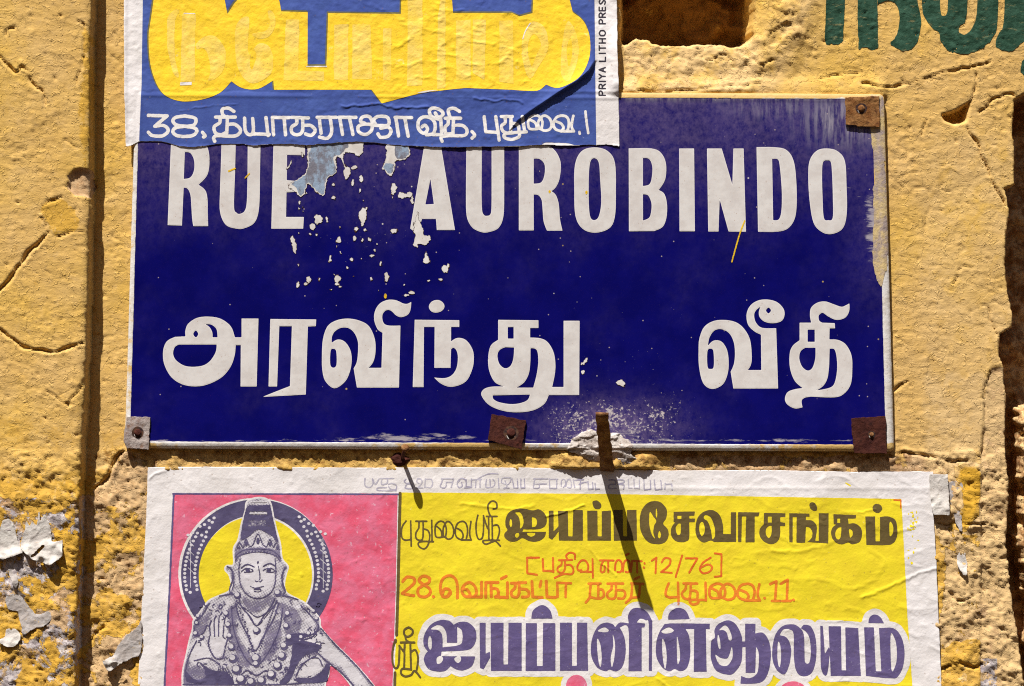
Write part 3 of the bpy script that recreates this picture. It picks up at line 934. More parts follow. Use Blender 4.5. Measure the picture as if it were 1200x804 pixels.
letter(H6, '97,380 102,305 132,232 190,195 260,188 330,202 382,243 420,315 430,420 424,470 405,502! 490,502! 488,280! 445,258 406,215 398,150 422,97 470,66 530,60 590,77 630,120 634,165 612,197 560,208 510,198 480,170 475,135 487,102! 456,128 445,160 457,205 495,237 583,240! 595,617! 315,617! 298,512! 318,465 325,400 318,330 290,272 240,245 195,255 165,298 155,350! 190,318 238,322 273,370 285,440 280,520 248,592 180,620 125,582 100,480 | 535,110 551,128 535,147 519,128 | 172,368 190,385 192,480 172,495 153,480 152,385')
letter(H6, '730,205! 803,205! 795,160 802,112 840,80 890,72 940,88 990,105 1018,97 1042,84! 1040,135 1013,175 960,187 910,166 875,143 850,160 853,192 872,205! 950,208! 952,240! 918,240! 916,310! 970,313 1020,342 1055,410 1060,500 1050,590 1010,648 950,672 800,668! 762,675 742,695 748,735! 700,742 652,716 638,680 655,640 700,622 750,615! 700,570 670,490 668,400 687,350 730,315! | 780,248! 825,248! 825,325! 780,325! | 765,362! 830,362! 828,430 810,488 780,505 746,480 728,430 736,385 | 918,368! 948,372 962,420 965,500 950,580 920,612 835,630! 878,600 905,550 915,470!')
CHIPS = S_().at(*A2).fill('''84,40! 352,40! 350,75 345,105 330,135 312,130 300,118 262,122 252,140 258,165 270,200 258,196 250,160 226,136 218,150 222,185 220,210 196,228 178,242 172,258 172,300 155,320 130,305 112,290 90,262 74,292 62,322 44,322 30,300 0,290 0,262 28,246 66,226 78,200 84,180 82,120
455,60! 560,60! 564,105 566,125 546,150 502,155 497,190 472,228 450,205 432,188 452,140
600,392 612,440 628,480 634,505 660,515 655,545 630,552 608,545 598,566 583,550 590,510 582,480 590,440
640,578 650,600 662,632 640,640 627,625 636,605''')
for c in ((268, 212, 16, 30), (302, 188, 16, 9), (205, 268, 6, 6), (490, 283, 13, 24), (530, 318, 20, 16), (560, 318, 17, 14), (577, 340, 7, 14), (345, 415, 18, 36), (342, 450, 8, 14), (135, 432, 20, 20), (108, 466, 13, 14),
          (14, 530, 12, 22), (24, 565, 10, 26), (230, 530, 11, 17), (490, 487, 17, 11), (730, 665, 15, 18), (745, 650, 6, 10), (90, 715, 13, 14), (75, 738, 8, 7), (40, 738, 8, 15), (225, 712, 16, 18), (222, 735, 10, 8), (455, 702, 9, 24), (384, 710, 5, 8),
          (575, 775, 15, 9), (548, 788, 14, 7), (710, 714, 9, 5), (240, 748, 9, 4), (270, 660, 7, 7), (386, 606, 11, 6), (355, 480, 8, 7), (375, 525, 8, 6), (342, 530, 5, 9), (430, 640, 5, 12), (195, 762, 4, 4), (140, 712, 4, 8), (97, 498, 5, 6), (130, 506, 6, 5), (40, 495, 5, 5), (45, 355, 6, 5), (62, 375, 4, 4), (480, 330, 5, 6), (350, 342, 4, 4), (412, 548, 4, 3), (340, 618, 3, 3), (535, 742, 4, 4), (652, 720, 8, 4), (208, 690, 4, 5), (300, 700, 3, 3)):
    CHIPS.dot(*c)
# larger lost flakes elsewhere
CHIPS.at(180, 150, 6).stroke(9, '940,290 965,255 972,238').dot(1165, 640, 22, 25)
CHIPS.at(0, 0, 1)
random.seed(8)
for k in range(34):
    t = random.random()
    x = random.gauss(405, 48); y = random.gauss(250, 44)
    if not (345 < x < 520 and 176 < y < 345): continue
    r = random.choice((.5, .6, .8, 1.0, 1.3, 1.9, 2.6))
    CHIPS.dot(x, y, r * random.uniform(.6, 1.1), r * random.uniform(.9, 2.0))
CHIPS.pr += S_().at(540, 340, 5.36).stroke(16, '756,462 790,436').dot(770, 513, 13, 11).fill('975,580 1005,562 1022,580 1028,605 1010,600').pr
SPOTS = S_()
random.seed(4)
chipf = lambda X, Y: CHIPS.sdf(X + 2.6 * fbm(X, Y, 8, 4, 237, .65), Y + 2.6 * fbm(X, Y, 8, 4, 239, .65), 6) + 2.1 * fbm(X, Y, 5.0, 5, 231, .7) + .3
for S in LET:
    shape_mesh('letter_edge', S, sign_h, LETTER_EDGE, sign, off=.22, step=.5, rough=.08, seed=5)
    e = C.objects[-1]
    e.name = 'letter'
    o = shape_mesh('face', S, sign_h, LETTER, e, off=.30, step=.5, grow=-.75, rough=.12, seed=6)
bb = CHIPS.bbox(4)
for bb in ((325, 140, 535, 352), (675, 415, 693, 440), (716, 438, 740, 456)):
  field_mesh('chip_rim', bb, .5, lambda X, Y: chipf(X, Y) - .45 + .5 * fbm(X, Y, 9, 2, 233), lambda x, y: sign_h(x, y) + .34, RIM, sign)
  field_mesh('exposed_ground_coat', bb, .5, lambda X, Y: chipf(X, Y), lambda x, y: sign_h(x, y) + .40, CHIP, sign)
STL = S_().at(350, 160, 8).fill("""140,-60! 440,-60! 470,90 440,120 400,170 340,190 330,220 350,290 355,340 330,375 290,395 265,420 250,450 250,520 225,548 190,520 130,480 100,440 70,500 45,550 10,550 -20,480 -70,440 -60,400 -10,380 50,355 75,320 70,280 100,220 95,160 120,110
905,60! 1000,60! 1040,130 1030,185 990,215 930,215 905,160
790,262 890,262 890,330 850,350 800,300""")
def steelf(X, Y):
    return np.maximum(STL.sdf(X, Y, 6) + .9 * fbm(X, Y, 6, 3, 235), chipf(X, Y) + 1.0)
for bx in ((332, 150, 420, 234), (440, 150, 486, 234)):
    field_mesh('bare_steel_patch', bx, .5, steelf, lambda x, y: sign_h(x, y) + .46, STEEL, sign)
# limewash brushed over the right-hand rim
SM = poly('1017,116 1034,112 1037,200 1040,300 1037,322 1032,336 1027,322 1022,305 1021,285 1024,262 1021,235 1023,200 1020,160')
field_mesh('limewash_smear', (1000, 100, 1050, 350), .5, lambda X, Y: np.maximum(np.maximum(SM.sdf(X, Y, 8) + 5.5 * fbm(X, Y * .3, 12, 4, 241, .6), .5 + PLATE(X, Y)), -.35 + 3.2 * (fbm(X * 2.2, Y * .4, 14, 4, 243) - .15) - 2.5 * sstep(1018, 1026, X)), lambda x, y: sign_h(x, y) + .5, DUSTW, sign)
for YS in (S_().stroke(1.6, '872,259 866,275 860,296 857,307'), S_().stroke(2.0, '269,201 276,198'), S_().stroke(1.6, '288,209 293,204'), S_().dot(452, 347, 1.6, 3), S_().dot(687, 226, 1.5, 2), S_().dot(644, 225, 1.4, 1.6)):
    shape_mesh('paint_fleck', YS, sign_h, YFLAKE, sign, off=.5, step=.4, rough=.35)

def plate_clip(x, y, spec, mat, lift, nail, nailmat, thick=2.0, tilt=(0, 0)):
    S = poly(spec)
    hf = lambda X, Y: sign_h(np.clip(X, 156, 1037), np.clip(Y, 116, 517)) + lift + 1.1 * fbm(X, Y, 18, 3, int(x)) + tilt[0] * (X - x) + tilt[1] * (Y - y)
    o = field_mesh('mounting_clip', S.bbox(4), .8, lambda X, Y: S.sdf(X, Y) + 1.5 * fbm(X, Y, 9, 4, int(x) + 3, .6), hf, mat, sign, skirt=thick)
    h0 = float(hf(np.array([nail[0]]), np.array([nail[1]]))[0])
    r = nail[2]
    rim = Shape().dot(nail[0], nail[1], r * 1.35, r * 1.3)
    field_mesh('punched_rim', rim.bbox(3), .5, lambda X, Y: rim.sdf(X, Y) + .9 * fbm(X, Y, 4, 3, int(x) + 9), lambda X, Y: hf(X, Y) + .15, RIM, o)
    r *= .82
    gl = Shape().stroke(1.0, '%f,%f %f,%f' % (nail[0] - r * .9, nail[1] + r * .6, nail[0] - r * .6, nail[1] + r * 1.2)).stroke(.9, '%f,%f %f,%f' % (nail[0] + r * .9, nail[1] + r * .1, nail[0] + r * .75, nail[1] + r * .75))
    field_mesh('painted_glint', gl.bbox(3), .4, lambda X, Y: gl.sdf(X, Y), lambda X, Y: hf(X, Y) + .3, CHIP, o)  # pale strokes painted on as glints around the nail head
    tube('nail_head', [(nail[0], nail[1], h0 - 1), (nail[0], nail[1], h0 + 1.2), (nail[0] + .2, nail[1] - .2, h0 + 1.9)], [r, r, r * .6], nailmat, o, 14)
    return o
plate_clip(1008, 131, '989.5,115! 1029,114! 1029,150! 1003,149! 1001,148 990,147!', RUST_OR, 2.6, (1008, 128, 5), RUST_OR, tilt=(0, .03))
plate_clip(1017, 508, '996,490! 1036.5,487! 1037.5,531! 1000,531! 999,527!', RUST_DK, 2.8, (1020, 509, 3.4), RUST_BR)
plate_clip(594, 505, '576,485! 616.5,492.5! 611,526! 602,524! 572,515!', RUST_DK, 3.0, (599, 507, 6.5), RUST_DK, tilt=(0, .05))
plate_clip(164, 507, '150,488! 177.5,488.5! 175.5,526! 150,525! 146,516!', RUST_GREY, 2.2, (163, 506.5, 5.2), RUST_DK)

# ------------------------------------------------------------------ mortar, iron strip and nail under the sign
MS = poly('664,526 674,512 690,503 706,506 722,507 738,518 742,526 740,532 748,538 742,545 728,549 700,551 690,548 686,538 676,531')
def mort_h(x, y):
    d = -MS.sdf(x, y, 60)
    base = np.where(PLATE(x, y) < 0, sign_h(x, y), 2.0 + 5 * sstep(548, 528, y))
    return base + .8 + 1.8 * np.sqrt(np.clip(d / 8, 0, 1)) + 1.5 * fbm(x, y, 17, 5, 251, .6) + 1.3 * sstep(-.03, .03, fbm(x * .5, y, 9, 3, 255))
mp = field_mesh('mortar_patch', (660, 490, 760, 566), 1.0, lambda X, Y: MS.sdf(X, Y, 20) + 4.5 * fbm(X, Y, 15, 4, 253, .6), mort_h, MORTAR, None, skirt=3)
tag(mp, 'rough grey white mortar dab holding the rusty iron strip at the sign\'s bottom edge', 'mortar')

def bar(name, pts, w, t, mat, parent=None):
    """flat bar: pts (x,y,h), widths in px across the picture, thickness t out of the bar's plane"""
    V = []; L = []; Sz = []
    n = len(pts)
    for k, (x, y, h) in enumerate(pts):
        ww = w[k] / 2
        a = pts[max(k - 1, 0)]; b = pts[min(k + 1, n - 1)]
        d = np.array([b[0] - a[0], b[1] - a[1], b[2] - a[2]], float); d /= np.linalg.norm(d)
        u = np.array([1.0, 0.08, 0]); u -= d * u.dot(d); u /= np.linalg.norm(u)
        v = np.cross(d, u)
        for s, q in ((-1, -1), (1, -1), (1, 1), (-1, 1)):
            p = np.array([x, y, h]) + u * s * ww + v * q * t / 2
            V.append(W(*p))
    for k in range(n - 1):
        for e in range(4):
            f = (e + 1) % 4
            L += [k * 4 + e, k * 4 + f, k * 4 + 4 + f, k * 4 + 4 + e]; Sz.append(4)
    L += [3, 2, 1, 0]; Sz.append(4); L += [(n - 1) * 4 + e for e in range(4)]; Sz.append(4)
    return link_mesh(name, np.array(V), L, Sz, mat, parent, shade=False)
pts = []
for k in range(17):
    t = k / 16
    pts.append((711.5 - 9.5 * t + .5 * math.sin(k * 2.1), 551 - 69 * t, 3 + 95 * t ** .92 + .8 * math.sin(k * 1.7)))
ws = [15.8 - 1.6 * k / 16 + .7 * math.sin(k * 1.3) + .5 * math.sin(k * 3.1) for k in range(17)]
tag(bar('iron_strip', pts, ws, 3.0, RUST_BR), 'rusty flat iron strip sticking out of the wall below the sign', 'iron strip')
nail = empty('bent_nail', 472, 537, 0, 'long rusty nail driven into the wall below the sign, casting a thin shadow', 'nail')
tube('shank', [(471, 538, -6), (472, 536, 6), (474, 530, 18), (475.6, 525, 27)], [2.4, 2.3, 2.2, 2.2], RUST_DK, nail, 10)
tube('head', [(475.5, 525.2, 26.5), (476, 523, 28.5), (476.2, 522.2, 29.5)], [4.6, 4.8, 3.4], RUST_BR, nail, 14)
wd = poly('456,536 466,530 474,534 480,538 474,545 464,546')
tag(field_mesh('rust_lump', (450, 524, 486, 552), 1.0, lambda X, Y: wd.sdf(X, Y, 8) + 2 * fbm(X, Y, 7, 3, 261), lambda x, y: 2 + 3 * sstep(0, -5, wd.sdf(x, y, 10)) + 1.5 * fbm(x, y, 6, 3, 263), RUST_DK, None, skirt=4), 'dark rusted stub of old iron in the wall beside the long nail', 'rust stub')

# ------------------------------------------------------------------ upper poster
P1_CREASE = np.array([(598, 153), (607, 142), (622, 131), (640, 119), (658, 107), (676, 96), (690, 84), (697, 72)], float)
def poster1_h(x, y):
    h = np.maximum(low(x, y), 0) * 0 + low(x, y) * .5
    over = sstep(150, 160, y)
    h = h + 3.2 + 6.0 * np.clip((y + 40) / 150, 0, 1)                                    # laps over the sign's top edge
    h = h + .62 * fbm(x, y, 24, 3, 301) + .26 * fbm(x, y, 9, 2, 303) + .05 * fbm(x, y, 4, 2, 305) + 1.0 * np.clip(fbm(x, y, 13, 2, 309) - .38, 0, 1)
    # fine print-through wrinkles of the wall
    h = h + (.5 + 1.1 * sstep(420, 480, x) * sstep(-650, -600, -x) * sstep(-112, -100, -y)) * np.clip(ridged(x * .55, y, 26, 3, 307) - .58, 0, 1)
    for P in (np.array([(556, 116), (575, 119), (592, 117), (612, 121)], float), np.array([(400, 126), (440, 122), (470, 127), (500, 126)], float), np.array([(212, 131), (250, 125), (280, 124)], float)):
        h = h + .9 * np.exp(-(line_d(x + 3 * fbm(x, y, 12, 2, 321), y + 3 * fbm(x, y, 12, 2, 323), P) / 1.4) ** 2)
    # horizontal fold
    h = h + (.12 + .35 * sstep(540, 640, x)) * np.exp(-((y - 107 - .004 * (x - 400)) / 2.0) ** 2)
    # long puckered crease, open to the lower right
    m = (x > 560) & (x < 712) & (y > 40) & (y < 172)
    if m.any():
        xx = x[m]; yy = y[m]
        cy = np.interp(xx, P1_CREASE[:, 0], P1_CREASE[:, 1])
        s = (yy - cy) * .8                                                    # >0 below the crease
        a = sstep(592, 612, xx) * sstep(-701, -690, -xx)
        wd = 3.0 + 2.6 * sstep(600, 680, xx)
        up = wd * np.exp(-np.clip(-s, 0, 99) / 11) * sstep(1.2, -.4, s)
        h[m] = h[m] + a * up
    # right-hand strip lifts off over the hole
    h = h + 7 * sstep(708, 727, x) * sstep(20, 60, y) * sstep(-118, -98, -y)
    h = h + .5 * sstep(4, 0, 173 - y) + 1.0 * sstep(5, 0, x - 147)
    on = PLATE(x, y) < .5
    return np.where(on, np.maximum(h, sign_h(x, y) + .75), h)
def p1_edge(X, Y):
    xl = interp_y(Y, [(-60, 145.5), (0, 146), (60, 146.5), (110, 147), (160, 148.5), (175, 149)]) + .5 * fbm(X, Y, 10, 3, 311)
    xrr = interp_y(Y, [(-60, 722), (0, 722.5), (20, 723), (60, 723), (100, 724.5), (140, 725), (180, 725.5)]) + .6 * fbm(X, Y, 12, 3, 313)
    yb = np.interp(X, [140, 149, 155, 163, 166, 172, 190, 200, 212, 226, 240, 255, 285, 297, 316, 340, 360, 400, 420, 440, 455, 475, 500, 530, 560, 600, 636, 665, 690, 699, 710, 725],
                   [173, 172.5, 171, 167.5, 166.5, 166.5, 166.5, 169, 172, 173.5, 172, 169.5, 169.5, 171.5, 170, 169.5, 171, 168, 167, 168, 170, 171.5, 172.5, 173.5, 173, 172.5, 170.5, 171.5, 170.5, 171, 170, 172])
    yb = yb + .7 * fbm(X, Y, 5, 3, 315)
    return np.maximum.reduce([xl - X, X - xrr, Y - yb, -48 - Y])
p1 = empty('wall_poster', 436, 172, 2, 'torn blue poster with huge yellow letters pasted over the top of the street sign', 'poster')
field_mesh('paper', (140, -52, 732, 180), 1.0, p1_edge, poster1_h, PAPER, p1, skirt=.5)
def p1_blue(X, Y):
    xl = interp_y(Y, [(-60, 168.5), (0, 168), (100, 167), (160, 164.5), (175, 164)])
    xrr = interp_y(Y, [(-60, 696), (0, 696.5), (100, 697.5), (175, 698.5)])
    return np.maximum.reduce([xl - X, X - xrr, p1_edge(X, Y) + .35 + .5 * np.clip(fbm(X, Y, 8, 3, 317), 0, 1) + 3.0 * sstep(634, 640, X) * sstep(-675, -662, -X) * sstep(165, 168, Y)])
field_mesh('blue_panel', (160, -52, 702, 178), 1.0, p1_blue, poster1_h, INK_BLUE, p1, off=.12)
BIG = poly('187,-46! 178,20 175,45 178,80 190,108 210,119 235,118 258,110 272,96! 285,104 303,105 321,95! 322,106! 436,106! 448,122! 490,111 525,106! 546,104! 600,106! 612,107 630,107 640,100! 655,104 678,92 690,70 691,45 684,26 671,15! 666,-6! 660,-40! 627,-40! 624,16! 609,20! 600,16! 531,16! 527,-40! 472,-40! 470,17! 385,16! 383,78! 361,78! 361,15! 330,14! 322,-6 285,-4 267,17! 256,-40!')
BIGO = Shape(); BIGO.pr = [('f', [c + np.array([-.9, -1.1]) for c in p[1]]) for p in BIG.pr]
shape_mesh('lettering_outline', BIGO, poster1_h, INK_OLIVE, p1, off=.22, step=.8, grow=.9)
shape_mesh('big_lettering', BIG, poster1_h, INK_YELLOW, p1, off=.32, step=1.0)
GH = S_().at(170, 0, 4.444).fill("""195,75! 265,75! 262,430! 190,430!
270,232 320,190 380,200 422,270 412,360 372,412 330,424! 342,380 335,300 310,255 272,262!
120,110 150,60 180,60 160,120 158,280 180,400 150,380 122,260
475,150 500,105 532,90 545,110 540,200 545,290 590,232 640,240 670,300 660,380 600,430 540,430 490,370 472,270 | 552,290 572,262 582,300 562,365 548,345
560,180 600,205 650,190 682,130 670,70 640,60 652,120 630,165
735,105! 805,105! 800,372! 935,376! 935,425! 725,420!
985,130! 1060,130! 1060,420! 985,420!
1082,130! 1175,130! 1185,415! 1080,415!""").at(430, 0, 4.444).fill("""85,150! 130,150! 125,420! 85,420!
215,-150! 290,-150! 290,450! 210,450!
370,90! 410,-150! 410,468! 365,468!
465,110! 540,105! 540,420! 465,420!
552,105! 620,105! 612,420! 552,385!
690,110! 760,110! 765,440! 690,430!
808,220 850,120 920,140 945,250 905,330 850,412 815,330 | 838,240 870,180 905,230 880,300 855,350
1015,240 1050,110 1105,250 1060,420 1012,390 | 1040,260 1060,200 1070,280 1050,350""")
shape_mesh('faded_inner_lettering', GH, poster1_h, INK_PALE_YELLOW, p1, off=.42, step=.8, rough=1.0, lam=16, seed=9, cut=lambda X, Y: BIG.sdf(X, Y, 6) + 2.5)
GW = S_().at(170, 0, 4.444).fill("187,433! 247,430! 247,446! 187,448!\n842,347! 950,347! 950,353! 842,352!").stroke(4, '205,72! 262,74!').at(430, 0, 4.444).stroke(5, '812,205 825,165 850,125').fill("262,488 310,476 372,474! 330,480 300,486")
shape_mesh('paper_gap', GW, poster1_h, PAPER, p1, off=.52, step=.4)
L1 = S_().at(160, 110, 6)
L1.stroke(24, '''90,156! 222,160! 135,232!; 140,232 200,228 230,262 192,298 120,298 90,275; 345,160 410,172 425,195 405,225 345,232 285,222 262,195 282,170 345,160; 345,232 415,245 430,268 405,295 345,304 285,295 262,268 282,243 345,232; 470,275 488,298 478,308
690,128 650,105 610,112 612,150 640,170; 562,168! 700,168!; 645,165! 640,280; 592,172! 590,208 552,235 560,278 600,292 640,272; 650,218 700,220 736,256 722,288 680,302 580,298 548,312 556,338
765,175! 770,262 800,292 826,270 822,178!; 820,285! 938,290!; 915,172! 930,298!; 968,292! 960,170! 1078,172!; 1042,174! 1052,292!''')
L1.at(340, 110, 6)
L1.stroke(24, '''15,170! 132,174!; 48,175! 50,212 15,238 18,278 55,292 90,268 92,176!; 95,226 150,228 180,262 152,296 112,286
195,170! 328,170!; 208,172! 222,282!; 285,172! 296,270 265,316 210,308; 345,170! 465,170!; 352,172! 372,290!; 420,172! 445,290!
525,210 498,196 515,166 560,166 580,205 575,260 535,290 488,274 482,235 520,218 600,222; 602,216 590,188 620,164 680,166 698,198 685,226 600,226; 640,246 690,238 712,266 690,302 640,310 620,285
740,170! 856,172!; 745,172! 765,300!; 808,174! 832,302!
930,236 952,226 968,255 940,282 905,250 905,195 945,166 1000,180 1022,228 1008,282 960,292; 1000,290! 1068,292! 1060,180!; 1058,186 1000,166 980,125 1010,104 1062,122 1076,150 1045,168 1022,140
1192,128 1152,106 1114,118 1122,160; 1092,176! 1200,176!; 1150,178! 1146,282; 1112,178! 1112,214 1090,240 1098,284 1140,284''')
L1.at(530, 110, 6)
L1.stroke(23, '''10,226 70,226 104,258 88,296 0,298 -60,302 -78,312 -70,338; 140,270 158,295 140,316
225,165! 236,270! 320,276!; 306,165! 330,330!; 345,164! 422,164!; 372,168! 372,206 346,232 362,272 408,272 412,168!; 415,212 460,222 470,275 468,306 420,324 372,314 368,290 420,278 520,272!; 492,165! 510,272!''')
L1.tf = lambda P: np.stack([530 + (532 + (P[:, 0] - 430) * .765) / 6, 110 + (155 + (P[:, 1] - 95) * .80) / 6], 1)
L1.stroke(19, "520,215 450,215 432,180 440,125 490,97 540,110 562,160 552,215; 455,137 500,165 512,212; 552,217 530,205 526,150 568,100 620,115 646,165 632,215 585,230 552,217; 735,236 680,215 664,170 690,115 745,98 790,115 806,170 790,235; 688,150 735,170 756,205 735,236! 850,235! 830,190 845,100")
L1.at(530, 110, 6).stroke(18, '893,272 895,285; 935,128! 942,200! 955,280!')
shape_mesh('lettering', L1, poster1_h, INK_WHITE, p1, off=.24, step=.5, rough=.35, lam=4, seed=12)

VF = {'P': '0,1! 0,0! ; 0,0! .55,0 .85,.25 .55,.52 0,.52!', 'R': '0,1! 0,0! ; 0,0! .55,0 .85,.25 .55,.5 0,.5!; .4,.5! .85,1!', 'I': '.1,0! .1,1!', 'Y': '0,0! .42,.5! .84,0!; .42,.5! .42,1!',
      'A': '0,1! .42,0! .84,1!; .15,.65! .69,.65!', 'L': '0,0! 0,1! .7,1!', 'T': '0,0! .8,0!; .4,0! .4,1!', 'H': '0,0! 0,1!; .75,0! .75,1!; 0,.5! .75,.5!',
      'O': '.45,0 .05,.2 0,.5 .05,.8 .45,1 .85,.8 .9,.5 .85,.2 .45,0', 'E': '.7,0! 0,0! 0,1! .7,1!; 0,.5! .6,.5!', 'S': '.75,.12 .4,0 .05,.2 .3,.48 .72,.72 .5,1 0,.88'}
VT = S_()
def vword(word, ybot, ytop, x, hgt):
    n = len(word)
    wid = [(.35 if c == 'I' else 1.0) for c in word]
    tot = sum(wid) + .32 * (n - 1) * .9
    u = (ybot - ytop) / tot
    p = ybot
    for c, w in zip(word, wid):
        VT.tf = lambda P, p=p, u=u: np.stack([x + P[:, 1] * hgt, p - P[:, 0] * u], 1)
        VT.stroke(1.7, VF[c]); p -= (w + .29) * u
vword('PRIYA', 112.5, 79, 701.8, 7.2); vword('LITHO', 72.5, 36, 702, 7.2); vword('PRESS', 28.5, -8, 702, 7.2)
shape_mesh('side_lettering', VT, poster1_h, INK_BLACK, p1, off=.12, step=.4, rough=.2)

# ------------------------------------------------------------------ lower poster
def poster2_h(x, y):
    h = low(x, y) * .6 + 2.4
    h = h + .95 * fbm(x, y, 46, 3, 401, .42) + .10 * fbm(x, y, 10, 2, 403) + .04 * fbm(x, y, 4, 2, 405) + .9 * np.clip(fbm(x, y, 12, 2, 409) - .40, 0, 1)
    h = h + .55 * np.clip(ridged(x * .6, y, 34, 2, 407) - .62, 0, 1) * (1 + sstep(700, 1050, x))
    for P, a, w in ((np.array([(1010, 700), (1050, 684), (1075, 672), (1102, 665)], float), 1.2, 2.2), (np.array([(640, 605), (668, 598), (684, 592)], float), 1.3, 1.6),
                    (np.array([(540, 590), (600, 597), (625, 593)], float), .8, 2.0), (np.array([(690, 640), (700, 655), (715, 668), (722, 675)], float), .8, 1.4),
                    (np.array([(905, 645), (940, 646), (960, 640)], float), .8, 2.5), (np.array([(1005, 600), (1025, 597)], float), .7, 1.3),
                    (np.array([(176, 560), (182, 555), (194, 552)], float), .9, 1.6), (np.array([(770, 795), (776, 800), (788, 808)], float), .8, 1.5)):
        x0, y0 = P.min(0) - 10; x1, y1 = P.max(0) + 10
        m = (x > x0) & (x < x1) & (y > y0) & (y < y1)
        if m.any():
            h[m] = h[m] + .6 * a * np.exp(-(line_d(x[m] + 2 * fbm(x[m], y[m], 9, 2, 417), y[m] + 2 * fbm(x[m], y[m], 9, 2, 419), P) / w) ** 2)
    h = h + 1.2 * np.exp(-((y - 572) / 2.5) ** 2) * sstep(440, 640, x) * .25
    return h
def p2_edge(X, Y):
    yt = np.interp(X, [160, 174, 240, 330, 440, 520, 620, 700, 780, 900, 1000, 1075, 1110], [549, 547.5, 547, 547.5, 548, 547.5, 548, 550, 551.5, 551, 553, 552.5, 553]) + .5 * fbm(X, Y, 12, 3, 411)
    xl = interp_y(Y, [(540, 174), (600, 172), (700, 167), (804, 162), (900, 158)]) + .4 * fbm(X, Y, 14, 3, 413)
    xrr = interp_y(Y, [(540, 1093), (603, 1093), (607, 1094), (660, 1097), (720, 1099.5), (804, 1103), (900, 1108)]) + .5 * fbm(X, Y, 14, 3, 415)
    return np.maximum.reduce([yt - Y, xl - X, X - xrr, Y - 858])
p2 = empty('wall_poster', 630, 858, 1, 'white edged devotional poster in pink and yellow pasted below the street sign', 'poster')
field_mesh('paper', (150, 535, 1116, 864), 1.0, p2_edge, poster2_h, PAPER, p2, skirt=.6)
DIV = lambda Y: interp_y(Y, [(560, 467.5), (700, 464.5), (804, 461), (870, 459)])
def pinkf(X, Y):
    return np.maximum.reduce([interp_y(Y, [(560, 204), (804, 193), (870, 190)]) - X, X - DIV(Y) + 1.0, 578.0 - Y, Y - 856]) + .3 * fbm(X, Y, 6, 3, 421)
field_mesh('pink_panel', (180, 570, 475, 862), 1.0, pinkf, poster2_h, INK_PINK, p2, off=.12)
def lemonf(X, Y):
    xr2 = interp_y(Y, [(560, 1055), (586, 1056), (660, 1060), (720, 1063), (804, 1069), (870, 1073)])
    yt = np.interp(X, [450, 470, 700, 900, 1056], [577, 577, 578.5, 582, 584.5])
    return np.maximum.reduce([DIV(Y) + 1.0 - X, X - xr2, yt - Y, Y - 856]) + .35 * fbm(X, Y, 7, 3, 423)
field_mesh('yellow_panel', (455, 570, 1082, 862), 1.0, lemonf, poster2_h, INK_LEMON, p2, off=.12)
FRM = S_().stroke(1.8, '203,578.5! 460,579! 467,579!').stroke(2.2, '204,579! 198.5,700! 193,804! 190,858!')
shape_mesh('frame_line', FRM, poster2_h, INK_PURPLE, p2, off=.24, step=.5, rough=.5, lam=6)
DV = S_().stroke(3.6, '469,578! 466.5,690! 464.8,744!; 463.6,750! 463.4,752!').stroke(3.4, '463,788! 461.5,858!')
shape_mesh('divider_line', DV, poster2_h, INK_BROWN, p2, off=.24, step=.5, rough=.3)
# --- printed figure
V = lambda: S_().at(190, 570, 3.434)
def ell(cx, cy, rx, ry, n=48):
    return ' '.join('%.1f,%.1f' % (cx + rx * math.cos(2 * math.pi * k / n), cy + ry * math.sin(2 * math.pi * k / n)) for k in range(n))
FIG = V().fill('''338,95! 345,60 390,46 432,60 447,120 458,170 474,228 482,290 505,320 500,345 492,380 492,408 505,432 548,455 578,472 612,505 634,535 640,570 700,638 780,718 850,800 900,870 960,1000! 830,1000! 790,860 762,800 715,742 676,716 668,760 655,800 652,1000! 92,1000! 84,800 86,740 97,690 112,620 126,570 128,540 150,512 188,462 232,440 268,424 282,400 272,355 256,335 262,320 290,314 290,250 308,215 322,150''')
shape_mesh('white_keyline', V().fill(ell(376, 352, 310, 306)), poster2_h, PAPER, p2, off=.20, step=.6, rough=.3)
shape_mesh('halo_ring', V().fill(ell(382, 353, 305, 301) ), poster2_h, INK_FIGDARK, p2, off=.28, step=.6, rough=.3)
shape_mesh('white_keyline', V().fill(ell(381, 355, 231, 240)), poster2_h, PAPER, p2, off=.34, step=.6)
shape_mesh('yellow_disc', V().fill(ell(376, 357, 228, 236)), poster2_h, INK_LEMON, p2, off=.40, step=.6)
BD = S_().at(230, 570, 4.73); BD2 = S_().at(230, 570, 4.73)
for k in range(14):
    y = 275 + 22.5 * k
    for x in (675, 734):
        xx = x + 6 * math.sin(k * .25) - (8 if k > 11 else 0)
        lim = 337 + math.sqrt(max(0, 398 ** 2 - (y - 487) ** 2)) - (0 if x > 700 else 56)
        xx = min(xx, lim)
        BD.dot(xx, y, 9, 8); BD2.dot(672 - xx, y + 4, 9, 8)
for x, y in ((572, 168), (582, 192), (598, 222), (614, 246), (640, 263), (664, 252), (625, 205), (650, 215), (690, 250), (716, 262), (704, 580), (600, 182)):
    (BD if x != 704 else BD).dot(x, y, 9, 8); BD2.dot(672 - x, y + 6, 9, 8)
BD.stroke(3, '703,285! 705,560!; 688,300! 720,330!; 688,350! 720,380!; 688,400! 720,430!; 688,450! 720,480!; 688,500! 720,530!')
BD2.stroke(3, '-29,285! -31,560!; -44,300! -12,330!; -44,350! -12,380!; -44,400! -12,430!; -44,450! -12,480!')
for BD in (BD, BD2): shape_mesh('halo_bead', BD, poster2_h, INK_FIGLIGHT, p2, off=.36, step=.4, rough=.25)
shape_mesh('white_keyline', FIG, poster2_h, PAPER, p2, off=.48, step=.6, grow=1.4)
fig = shape_mesh('seated_figure', FIG, poster2_h, INK_FIGLIGHT, p2, off=.56, step=.6)
